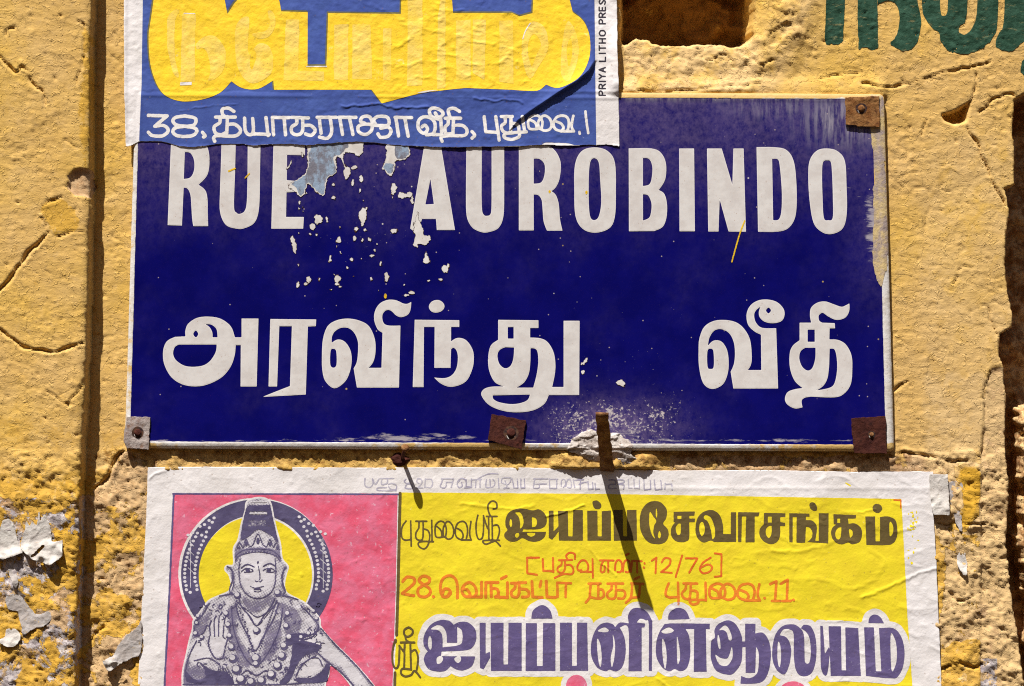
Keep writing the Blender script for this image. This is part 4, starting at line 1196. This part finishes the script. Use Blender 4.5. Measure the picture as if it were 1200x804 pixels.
# light, middle and dark tones of the halftone print
LT = V().fill('''320,300 335,268 385,262 430,268 452,305 450,360 425,405 380,428 335,405 318,360
195,545 212,520 225,540 235,508 250,525 262,510 262,560 258,620 240,670 215,680 195,640 188,590
120,640 150,610 180,650 190,690 140,715 105,720
590,600 640,590 700,650 770,725 820,790 790,790 730,730 660,690 600,650
330,120! 342,120! 322,205! 312,205!
345,225 365,240 385,190 405,240 425,225 450,240 465,260 440,245 385,236 330,248
330,480 380,520 430,480 420,540 380,640 345,560
600,690 640,680 650,720 610,750 560,760 575,715''')
LT.stroke(7, '358,62! 420,62!; 352,108! 424,108!').stroke(6, '90,795! 650,780!')
MD = V().fill('''470,470 520,480 560,530 545,600 500,600 490,530
285,480 305,500 300,560 320,640 290,640 262,560 262,500
328,440 380,462 440,440 452,458 420,490 380,505 335,490
130,560 170,520 195,500 180,560 150,600 128,610
600,640 680,715 745,770 790,830 760,830 700,742 640,690 580,660
100,700 150,725 200,735 260,770 280,800 95,800
290,255 330,250 385,243 440,250 478,262 480,290 440,268 385,258 330,268 292,300
430,560 470,540 480,620 440,690 400,700
300,620 330,640 360,700 340,730 300,700''')
def tone(X, Y):
    df = -FIG.sdf(X, Y, 14)
    t = .24 + .30 * np.exp(-np.clip(df, 0, 50) / 2.6) + .34 * fbm(X, Y, 9, 3, 431)
    t = t + .42 * sstep(2.5, -2.5, MD.sdf(X, Y, 8)) - .30 * sstep(2.5, -2.5, LT.sdf(X, Y, 8))
    t = t + .28 * sstep(2.2, -.5, DK.sdf(X, Y, 8))
    return np.where(df > .8, np.clip(t, 0, .93), 0)
def halftone(X, Y):
    u = (X + .35 * Y) / 1.8; v = (Y - .35 * X) / 1.8
    s_ = (np.cos(2 * math.pi * u) + np.cos(2 * math.pi * v)) / 4 + .5
    return (s_ - tone(X, Y) + .10 * fbm(X, Y, 3, 2, 433)) * .8
DK = V().fill('''338,88! 350,76! 436,74! 452,150 466,222 445,200 428,190 405,178 385,172 366,186 350,200 318,212 325,150 | 352,100! 424,100! 424,114! 352,114! | 350,135! 418,135! 420,158! 348,160!
150,705 200,738 255,745 285,775 275,795 120,790 95,768 95,740 130,775 170,770 175,740
472,790 505,745 520,690 530,630 570,620 640,640 625,660 575,680 545,715 520,770 500,790
660,715 676,716 668,760 655,785 560,790 540,770 600,768 640,745
500,600 550,590 600,598 560,612 510,640''')
DK.stroke(4.8, '''262,320 280,335 285,370 272,415 282,430; 500,325 488,340 484,375 496,420 488,432; 232,440 285,432 310,445; 548,455 500,440 460,440
310,450 320,480 350,520 380,560 410,520 440,480 455,450; 296,470 312,530 345,600 375,660 410,600 450,530 470,470; 280,490 290,580 330,680 375,720 420,680 470,580 486,490
195,600 192,560 200,540; 212,600 210,540 218,520; 228,600 230,530 242,506; 246,600 252,540 262,515; 192,600 188,640 215,690 245,690; 262,560 275,580 262,620 245,690; 130,545 160,520 190,470; 128,560 135,600 165,590 180,560; 140,620 110,680 95,740
560,480 600,520 632,560; 550,590 590,600 632,575; 632,560 610,600 560,620; 640,570 700,638 780,718 850,800; 600,640 660,700 715,742 770,800; 540,760 570,710 620,680; 600,690 630,690 645,720
85,795 300,796 470,796 655,782; 130,700 190,690 230,715; 300,780 340,740 380,760 420,740 450,780; 345,760 380,790 415,760''')
BEADS = V()
for cx, cy, r in ((303, 436, 13), (465, 426, 13), (380, 578, 14), (378, 690, 18), (378, 712, 12), (258, 510, 11), (266, 555, 11), (272, 600, 11), (280, 645, 13), (285, 690, 16), (300, 735, 18), (318, 775, 18), (505, 510, 11), (500, 560, 12), (512, 605, 13), (490, 640, 14), (482, 680, 16), (465, 720, 16), (440, 755, 17), (400, 780, 16), (358, 785, 16), (145, 520, 9), (140, 548, 8), (135, 590, 10), (160, 605, 9), (610, 500, 8), (622, 530, 8), (590, 590, 9), (560, 605, 9)):
    DK.dot(cx + 1.5, cy + 2, r * 1.12, r * 1.08); BEADS.dot(cx - r * .12, cy - r * .18, r * .74, r * .68)
for k in range(26):
    t = k / 25
    DK.dot(300 + 78 * t + 4 * math.sin(k * 2), 460 + 230 * t ** 1.1, 3, 3); DK.dot(462 - 78 * t, 460 + 230 * t ** 1.1, 3, 3)
for k in range(14):
    DK.stroke(2.4, '%d,%d! %d,%d!' % (352 + 5 * k, 136, 354 + 5 * k, 160))
for k in range(10):
    DK.stroke(2.6, '%d,%d! %d,%d!' % (545 + 9 * k, 640 + 2 * k, 560 + 9 * k, 690 - 3 * k)); DK.stroke(2.6, '%d,%d! %d,%d!' % (232 + 6 * k, 712 + 5 * k, 226 + 6 * k, 745 + 4 * k))
random.seed(21)
for k in range(120):
    x = random.uniform(135, 640); y = random.uniform(470, 780)
    if abs(x - 380) < 70 and y < 640 or (180 < x < 262 and 530 < y < 690): continue
    a = random.uniform(0, 6.28); l = random.uniform(6, 15)
    DK.stroke(random.uniform(2.2, 4.2), '%.1f,%.1f %.1f,%.1f %.1f,%.1f' % (x, y, x + l * math.cos(a), y + l * math.sin(a), x + l * 1.6 * math.cos(a + .7), y + l * 1.6 * math.sin(a + .7)))
DK.at(230, 570, 4.73).stroke(6.5, """250,452 268,438 292,432 322,445; 372,442 400,427 422,430 442,445""").stroke(5, """252,470 270,456 296,454 318,466 296,474 268,474; 372,464 395,453 420,455 438,468 418,474 390,472; 345,440 354,490 352,515; 326,518 334,526 346,522 356,527 366,516
303,554 330,562 342,560 374,552; 322,578 342,582 362,576; 246,400 238,470 250,552 290,603 340,620 398,602 434,552 442,470 438,400; 214,392 232,372 270,352 345,346 412,352 452,376 470,398; 218,410 250,378 345,362 430,378 466,412
226,345 240,310 262,338 276,292 296,330 318,318 343,262 368,318 392,330 410,292 428,336 444,312 462,350; 186,450 205,480 210,530 200,570; 490,450 475,490 478,540 490,575; 225,640 290,690 340,722 400,690 450,640; 240,650 300,720 338,770 390,715 440,650""")
DK.dot(286, 464, 13, 9).dot(404, 463, 13, 9).dot(340, 567, 20, 6).dot(343, 300, 9, 19).dot(278, 318, 8, 13).dot(410, 318, 8, 13).dot(240, 338, 6, 9).dot(450, 342, 6, 9).dot(310, 348, 5, 4).dot(376, 348, 5, 4).dot(343, 420, 4, 8)
for k in range(15):
    t = k / 14 * 2 - 1
    DK.dot(344 + 116 * t, 356 + 34 * t * t, 4, 4)
DK.tf, DK.sc = T(190, 570, 3.434), 1 / 3.434
field_mesh('halftone_tone', (212, 580, 452, 858), .45, halftone, poster2_h, INK_FIGDARK2, p2, off=.72)
shape_mesh('dark_tone', DK, poster2_h, INK_FIGDARK, p2, off=.80, step=.4, rough=.75, lam=2.4, seed=47)
shape_mesh('bead_highlight', BEADS, poster2_h, INK_FIGLIGHT, p2, off=.88, step=.4, rough=.3)
HL = V().stroke(4, '358,62! 420,62!; 354,108! 422,108!')
shape_mesh('highlight', HL, poster2_h, INK_FIGLIGHT, p2, off=.9, step=.4)

# --- lines of lettering
GL = S_().at(415, 550, 8.571).stroke(13, """110,90 108,150 130,178 170,175 190,140 185,95; 190,100 215,150 250,95; 262,92! 400,92!; 282,95 275,150 330,140 335,95; 345,150 380,140 425,160 420,200 370,200 345,170; 420,212 250,212 240,185 330,182
520,100 505,120 530,140 560,130 555,100; 510,185 530,150 570,150 585,190 520,190; 620,185 690,185; 640,185 680,140 675,100 640,95 630,120 650,140; 715,95! 710,175! 730,180; 720,98! 775,98! 790,140 770,180 740,180
880,95! 1000,95!; 890,98 880,130 865,165 885,185 920,178 925,130!; 925,130! 985,130!; 1000,95 975,180; 1060,110 1035,140 1050,180 1085,170 1080,130; 1040,120 1080,90 1120,110 1125,170 1110,185! 1180,180! 1178,95!""")
GL.at(545, 550, 8.571).stroke(12, """10,100! 12,170! 45,175!; 65,110! 60,180!; 65,105! 165,100!; 110,105! 105,180!; 150,102! 150,180!; 215,100 210,175 260,180 290,165 300,130 280,100; 250,100 255,180; 130,95 190,60 260,42 330,45; 335,90 340,190
365,130 370,95 400,85 455,85 460,110 430,150 380,140; 400,110 420,170 390,190 440,185; 475,95! 490,185! 530,185! 525,100!; 560,95! 560,185! 600,185! 595,95!
690,95! 830,95!; 700,98 690,145 690,185 740,185 745,150; 690,148! 820,145!; 845,95! 850,190! 920,190! 920,100!; 850,100! 930,98!; 965,170 970,110 1000,105 1010,150 985,180; 1010,170 1030,105 1060,110 1065,180 1030,180; 1085,100 1100,180; 1100,110! 1190,102!""")
GL.at(675, 550, 8.571).stroke(13, """20,100! 70,105!; 30,150 80,130 110,130; 45,105 40,200; 120,120! 125,200! 170,195! 165,130!; 190,140! 195,200! 235,195!
330,105 390,110 395,150 340,150 330,190 400,190; 415,105 470,105 480,130 420,150 480,155 475,195; 525,105! 530,190! 560,185!; 580,100! 585,185! 635,190! 637,105!; 680,105! 685,205! 750,198! 745,110!; 785,105! 795,205! 860,200! 850,110!; 895,140! 890,200!; 900,150 960,145; 960,145! 965,205!""")
shape_mesh('faint_lettering', GL, poster2_h, INK_GREY, p2, off=.12, step=.4, rough=.45, lam=4)

VAI = '520,215 450,215 432,180 440,125 490,97 540,110 562,160 552,215; 455,137 500,165 512,212; 552,217 530,205 526,150 568,100 620,115 646,165 632,215 585,230 552,217; 735,236 680,215 664,170 690,115 745,98 790,115 806,170 790,235; 688,150 735,170 756,205 735,236! 850,235! 830,190 845,100'
R1 = S_().at(460, 580, 6).stroke(12, '''95,182! 66,230 66,296 90,316 132,312!; 128,182! 132,358!; 165,184! 240,184!; 186,186! 184,232 164,268 168,306 195,318 214,296 215,186!; 218,238 250,250 262,290 250,350 222,378 188,362 182,336 215,326 288,328!; 276,178! 278,328!
600,142 588,200 590,270 606,310 632,298 640,230 640,145; 640,150 668,235; 660,150! 735,150!; 675,152! 678,318!; 700,152! 702,318!; 705,215 740,212 752,255 735,318; 690,150 675,115 672,70 700,42 730,55 732,90 708,98; 752,318 640,320 655,345 700,330 725,325 758,358''')
R1.tf = lambda P: np.stack([460 + (298 + (P[:, 0] - 430) * .61) / 6, 580 + (182 + (P[:, 1] - 95) * .95) / 6], 1)
R1.stroke(12, VAI)
R1.tf = T(460, 580, 6)
R1.fill('''795,220 795,170 820,120 880,95 935,97 985,108 1030,100 1070,130 1085,175 1070,220 1020,240 920,240! 912,258! 1080,258! 1065,300 1020,325 970,326 930,308 908,302 870,325 825,325 790,300 787,270 808,246 | 862,124 895,122 915,152 920,205 897,235 897,190 885,150 | 828,168 838,178 840,210 830,225 822,195 | 980,155! 1005,162 1016,190 1005,220 980,226! | 865,270 885,265 890,285 875,300 862,290 | 945,264! 1003,264! 1000,282 975,292 950,282
1098,110! 1132,110! 1132,255! 1165,222! 1166,258! 1122,314! 1098,300!''')
R1.at(650, 580, 6).fill('''22,112! 92,112! 95,290! 125,290! 130,105! 198,105! 198,320! 30,320!
228,110! 300,110! 302,290! 330,290! 330,114! 395,108! 395,320! 230,320!
265,50 290,38 318,52 328,80 310,98 278,92
412,105! 478,105! 480,290! 508,290! 508,105! 575,105! 578,320! 415,320!
700,42 750,55 788,105 782,165 762,200 796,245 798,295 770,335 710,345 650,325 608,260 597,180 612,105 650,58 | 668,118 692,150 714,182 700,212 692,260 704,305 680,272 664,200 | 712,90 720,120 718,160 710,140 | 735,252 746,280 736,305 724,285
835,118! 985,115! 980,145! 945,145! 945,165! 985,165! 985,190! 945,190! 945,300 925,325 890,332 845,320 818,280 820,230 845,192! 835,190! | 862,145! 890,145! 890,168! 862,168! | 850,225 872,198! 886,200! 886,260 875,280 858,272''')
R1.at(740, 440, 3.529).fill('264,640 272,590 300,562 335,556 365,578 378,620 378,655! 410,655! 410,565! 432,565! 432,688! 342,688! 326,682 298,690 274,674 | 305,576 328,588 342,625 345,660 334,676 328,640 316,605 298,590 | 282,612 295,606 303,640 290,664 280,640')
R1.at(860, 580, 6).fill('''28,120! 178,122! 172,150! 145,150! 145,332! 80,332! 85,150! 55,150! 52,330! 28,330!
210,125! 362,128! 360,155! 325,155! 325,190! 360,195! 358,218! 325,218! 322,290 300,330 260,345 215,330 182,290 180,240 208,205! | 237,150! 265,150! 265,193! 237,193! | 225,238 248,216 265,218! 262,275 245,302 225,278
388,128! 530,130! 530,152! 505,152! 505,175! 550,180 580,215 580,260 570,322! 595,322! 595,128! 665,128! 662,340! 515,330! 545,300 550,260 532,230 505,222! 500,335! 438,335! 440,155! 412,155! 412,332! 388,332!
530,60 555,50 580,75 582,105 560,112 535,92
698,135! 858,140! 855,165! 800,165! 805,202! 850,200 890,230 900,280 880,330 830,346 802,332 760,346 710,330 682,280 690,232 720,207! 700,205! | 726,165! 746,165! 746,195! 726,195! | 712,262 730,232 755,225! 750,290 735,312 716,300 | 808,242 830,250 833,282 815,302!
922,150! 990,150! 995,325! 1025,325! 1025,155! 1080,150 1130,172 1145,220 1145,290 1118,338 1060,352 930,350! | 1095,185 1116,215 1116,265 1096,290 1090,240
972,85 995,62 1030,72 1040,100 1015,126 982,115''')
shape_mesh('lettering', R1, poster2_h, INK_BROWN, p2, off=.24, step=.5, rough=.3, lam=4, seed=51)

R2 = S_().at(460, 580, 6).stroke(15, '1030,440! 946,440! 948,550! 1015,560!; 1056,450! 1060,532! 1130,535!; 1128,442! 1130,540!')
R2.at(650, 580, 6).stroke(14, '''30,458! 122,455!; 48,460 46,490 22,510 22,536 50,546 70,522 72,458!; 72,492 112,492 132,528 118,556 60,556 0,582; 92,455 80,425 108,405 140,415 142,448
188,528 165,528 160,500 184,462 216,462 236,498 228,538! 182,540; 225,540! 268,540!; 266,450! 268,580!
318,458! 414,460!; 342,462! 325,500 326,540 348,536 350,500; 376,462! 376,542!
424,528 428,478 446,456 468,470 474,510 462,540 440,540; 480,538 486,478 506,456 526,472 530,510 520,540 498,540; 536,540! 545,462! 612,465!; 578,465! 580,545!; 500,422 520,412
630,478 632,482; 626,508 628,512; 682,462! 714,440! 708,548!; 752,472 775,442 812,452 802,495 748,540! 822,546!; 895,424! 850,575!; 920,444! 1002,445! 945,545!; 1095,440 1042,475 1020,522 1046,550 1092,535 1104,502 1072,488 1030,508; 1125,410! 1172,415! 1170,570! 1125,573!''')
RM = S_().at(1040, 580, 6).stroke(9, '42,34! 92,36! 90,90!')
shape_mesh('corner_mark', RM, poster2_h, INK_REDOR, p2, off=.24, step=.5, rough=.35, lam=4, seed=54)
shape_mesh('lettering', R2, poster2_h, INK_REDOR, p2, off=.24, step=.5, rough=.35, lam=4, seed=53)

R3 = S_().at(460, 580, 6).stroke(21, '''72,608 102,576 148,584 150,622 68,692! 150,708!; 220,630 186,602 212,570 258,582 256,614 220,632 180,662 186,706 228,716 264,692 258,656 220,632; 286,714 290,716
398,690 384,714 352,710 336,655 352,592 400,566 442,590 456,640 456,722!; 352,690 365,662 394,662 408,690 388,714
502,660 528,668 545,700 520,716 492,690 495,645 538,614 578,640 590,688 572,716! 626,716! 626,612!; 572,716 535,716
655,720! 656,614! 742,614!; 692,618! 694,714!; 698,656 736,662 744,698 722,716! 808,720! 808,616!; 765,588 800,570
835,620! 936,615!; 862,622 860,652 836,680 842,710 876,716 890,684 890,622!; 892,660 940,664 960,690 948,714 912,716
980,608! 986,716! 1052,720!; 1044,606! 1036,644!; 1080,604! 1086,716! 1146,720!''')
R3.at(650, 580, 6).stroke(18, '''20,716! 18,616! 115,620!; 78,622! 76,716!
238,622! 322,622!; 252,624! 246,716! 310,728 344,708 338,668 306,660!; 306,624! 306,712; 246,722! 218,755!
372,622! 480,622!; 400,624 398,660 370,690 378,724 418,726 430,692 430,624!; 432,668 480,670 496,698 480,726 446,726
538,620! 622,625!; 545,624! 535,718 500,756; 600,628! 592,716! 535,722; 562,590 592,576
800,620! 778,690 800,718 870,716!; 866,616! 870,768!
905,620! 1002,622!; 922,624 918,660 894,690 908,724 948,722 956,626!; 956,670 1000,680 1002,728 1008,756 972,770 950,752 962,736 1062,738!; 1060,616! 1062,740!''')
R3.at(770, 670, 7.06).stroke(22, """520,215 450,215 432,180 440,125 490,97 540,110 562,160 552,215; 455,137 500,165 512,212; 552,217 530,205 526,150 568,100 620,115 646,165 632,215 585,230 552,217
735,236 680,215 664,170 690,115 745,98 790,115 806,170 790,235; 688,150 735,170 756,205 735,236! 850,235! 830,190 845,100; 887,216 890,218; 935,100! 985,78! 975,238!; 950,240! 1018,240!; 1022,98! 1078,66! 1072,238!; 1038,240! 1105,240!; 1126,231 1129,234""")
shape_mesh('lettering', R3, poster2_h, INK_ORANGE, p2, off=.24, step=.5, rough=.4, lam=4, seed=55)

R4 = S_().at(450, 690, 6).fill('''278,390 285,320 330,250 400,218 460,225 490,252! 530,232 590,235 640,280 650,340 630,400 580,430 405,440! 400,472! 642,474! 620,540 560,572 510,566 468,542! 430,576 370,580 310,560 280,500 292,458 308,440! | 330,282 370,255 412,264 438,310 442,378! 515,378! 515,266! 545,288 552,350 530,393 412,411! 410,330 382,290 | 312,345 325,330 335,360 336,410 324,428 310,392 | 370,490 390,470 412,478 415,495 400,520 375,525 | 495,485 520,472 540,480 540,505 520,520 500,505
672,237! 715,237! 715,455! 745,440! 746,482! 700,565! 675,555!
750,237! 840,237! 840,530! 872,530! 875,237! 968,237! 968,575! 752,575!
997,240! 1075,240! 1075,540! 1115,540! 1118,240! 1205,240! 1205,575! 995,575!
1035,208! 1048,150 1110,113 1165,145 1185,208!''')
R4.at(640, 690, 5.4545).fill('''88,215! 165,215! 165,490! 195,490! 197,215! 262,215! 268,522! 88,522!
285,390 295,310 330,240 380,215 425,225 440,245! 470,215 528,220! 523,170 550,127 600,122 645,147 678,205! 675,522! 655,522! 655,230 635,200 600,190 578,213! 632,220! 628,245! 610,245! 610,525! 525,525! 525,252 470,246! 500,310 508,400 490,490 450,525 405,515 380,525 330,505 295,450 | 330,265 370,245 400,262 388,276 350,275 | 325,320 345,350 355,440 345,500 330,430 | 425,290 440,350 435,440 420,500 412,440 428,360
700,390 710,310 745,240 790,220 1045,222! 1045,255! 1020,255! 1025,528! 942,528! 945,255! 890,255! 915,310 920,420 900,500 860,525 820,510 790,525 745,505 710,450 | 735,270 780,245 815,262 800,278 760,285 | 740,320 760,350 770,440 760,510 745,440 | 835,300 850,370 855,440 840,480 835,400
778,196! 788,150 840,120 890,137 918,192!''')
R4.at(850, 690, 5.4545).fill('''-95,400 -90,330 -68,310 -70,260 -40,220 20,200 70,230 103,300 105,335! 125,335! 125,222! 192,222! 190,285! 240,280 280,340 290,430 270,540 220,598 95,605! 100,555! 150,570 200,540 212,470 210,400 195,370! 190,535! 128,535! 128,370! 108,370! 100,470 50,540 0,545 -60,520 -90,460 | -40,262 -5,232 22,255 40,305 36,328 20,322 8,280 -15,262 | -65,420 -30,440 15,440 40,370 44,440 10,490 -40,480 | -48,290 -36,325 -32,380 -44,375 -52,330
298,400 315,300 360,240 420,225 465,240 500,290 505,420 510,470 535,470 545,400 535,310 510,270 480,250! 500,228! 545,240 575,310 580,430 555,530 500,558 455,530 437,440 435,290 410,258 370,258 345,295! 390,310 418,370 415,450 395,520 370,545 330,520 305,470 | 335,340 350,360 355,440 345,500 332,450
605,235! 622,235! 635,415! 660,370! 668,400! 650,540 625,545 608,500!
658,238! 738,238! 742,520! 770,520! 765,245! 848,250! 865,555! 672,555!
885,245! 948,245! 960,525! 995,525! 980,250! 1070,250 1120,300 1143,390 1135,490 1100,560 1050,570 897,555! | 1055,290 1085,330 1095,420 1085,490 1060,515
912,218! 922,180 955,163 990,180 1012,219!''')
CIRS = [S_().dot(675.5, 804, 12.4, 13.5), S_().dot(929, 812, 17, 14)]
shape_mesh('lettering_border', R4, poster2_h, PAPER, p2, off=.24, step=.7, grow=7.0, rough=1.2, lam=20, seed=57)
for CIR in CIRS: shape_mesh('lettering_border', CIR, poster2_h, PAPER, p2, off=.26, step=.7, grow=6.0, rough=1.2, lam=14, seed=58)
shape_mesh('lettering', R4, poster2_h, INK_PURPLE, p2, off=.36, step=.5, rough=.25, lam=4, seed=59)
for CIR in CIRS: shape_mesh('pink_lettering', CIR, poster2_h, INK_PINK, p2, off=.36, step=.5, rough=.25)
R5 = S_().at(450, 690, 6).stroke(14, '''175,268 145,285 142,318 165,335 195,320 202,290 175,268; 150,335 158,362 175,372; 118,375! 215,375!; 75,368 60,440 62,520 82,556 102,535 108,460 110,398; 108,400 140,440; 145,378! 142,560!; 185,378! 190,562!; 190,442 222,430 240,490 228,575; 192,566 130,560 120,592 148,614 190,604 215,575 255,620''')
shape_mesh('lettering', R5, poster2_h, INK_BROWN, p2, off=.40, step=.5, rough=.3)
YSP = S_()
random.seed(11)
for k in range(26):
    YSP.dot(1068 + random.gauss(0, 3), 600 + random.random() ** 1.4 * 60, random.uniform(.4, 1.7), random.uniform(.5, 2.2))
YSP.stroke(1.6, '991,566 996,569')
shape_mesh('ink_splash', YSP, poster2_h, INK_LEMON, p2, off=.12, step=.4, rough=.5)

# ------------------------------------------------------------------ torn scraps of older posters
def scrap(name, label, spec, curl, mat, seed, lift=1.6, tf=None, rag=1.2, group=None, thick=.6, base=None):
    S = Shape(); 
    if tf: S.at(*tf)
    S.fill(spec)
    wall_mean = base if base is not None else None
    def hf(x, y):
        b = wall_mean if wall_mean is not None else 27 * (x < 96) + low(x, y)
        return b + lift + .7 * fbm(x, y, 14, 3, seed) + .9 * np.clip(ridged(x, y, 16, 2, seed + 4) - .55, 0, 1) + curl(x + 6 * fbm(x, y, 18, 2, seed + 2), y + 9 * fbm(x, y, 16, 2, seed + 3)) * (.75 + .6 * fbm(x, y, 15, 2, seed + 6))
    o = field_mesh(name, S.bbox(4), .8, lambda X, Y: S.sdf(X, Y) + 1.7 * rag * fbm(X, Y, 8, 4, seed + 1, .62), hf, mat, None, skirt=thick)
    return tag(o, label, 'paper scrap', group)
T7 = (0, 604, 4)
T9 = (0, 590, 3.756)
scrap('paper_scrap', 'white torn paper scrap with curled lower edge on the pilaster, beside the left picture edge', '4,214 12,150 22,100 30,72 44,60 52,30! 60,62 76,78 86,112 95,150 106,182 122,206 100,216 60,229 25,236', lambda x, y: 7 * sstep(636, 653, y), SCRAP, 501, 2.4, T9, rag=.8)
scrap('paper_scrap', 'largest torn paper scrap on the pilaster, its ragged lower edge curled outward', '108,182 118,140 130,100 135,74! 150,92 160,70! 180,86 190,26! 197,72 212,38! 226,62 240,102 246,157! 264,160 292,154! 297,220! 264,246 240,263 210,252 170,241 150,223 128,206 | 158,220 205,178 213,187 168,228', lambda x, y: 9 * sstep(634, 659, y + .1 * x), SCRAP, 503, 2.4, T9, rag=.8)
scrap('paper_scrap', 'small cup shaped torn paper scrap low on the pilaster', '16,575 40,560 52,524 86,520 112,540 116,572 96,596 70,606 40,596', lambda x, y: 6 * sstep(738, 754, y), SCRAP, 505, 2.4, T7)
scrap('paper_scrap', 'grey peeling paper scrap on the pilaster under the curled white scraps', '50,370 90,356 120,372 150,410 190,450 245,440 262,462 240,500 180,520 130,545 120,500 100,440 60,430', lambda x, y: 2.5 * sstep(715, 735, y), SCRAP_G, 507, 2.2, T7)
scrap('paper_scrap', 'narrow grey hanging paper strip near the top scraps on the pilaster', '60,200 84,196 92,250 108,300 96,330 76,300 60,250', lambda x, y: 4 * sstep(665, 685, y), SCRAP_G, 509, 2.2, T7)
scrap('paper_scrap', 'grey torn scrap folded to a white curled lip beside the lower poster\'s left edge', '664,500 650,520 600,556 560,600 535,650 492,680 512,722 540,706 572,690 620,668 664,640', lambda x, y: 9 * sstep(-145, -128, -x) * sstep(765, 778, y), SCRAP_G, 511, 2.8, T7, base=1.5)
scrap('paper_scrap', 'white curled lip of torn paper hanging beside the lower poster\'s left edge', '490,676 572,684 566,694 520,726 504,712', lambda x, y: 10 + 0 * x, SCRAP, 513, 3.0, T7, rag=.6, base=1.5)
T8 = (1000, 560, 3.295)
scrap('paper_scrap', 'white square paper tab sticking out at the lower poster\'s upper right edge', '290,-16! 362,-14! 366,60! 368,142! 306,140! 296,100!', lambda x, y: 6 * sstep(575, 604, y), SCRAP, 515, 3.5, T8, rag=.5, base=1.5)
scrap('paper_scrap', 'long grey paper shred hanging right of the white paper tab', '366,20 412,14 426,60 416,130 420,205 402,192 384,130 372,80', lambda x, y: 2 * sstep(600, 622, y), SCRAP_G, 517, 2.0, T8, base=-.5)
scrap('paper_scrap', 'small white paper flake on bare render right of the lower poster', '402,292 430,286 438,330 436,368 420,372 404,340', lambda x, y: 5 * sstep(655, 672, y), SCRAP, 519, 2.0, T8, base=-1)
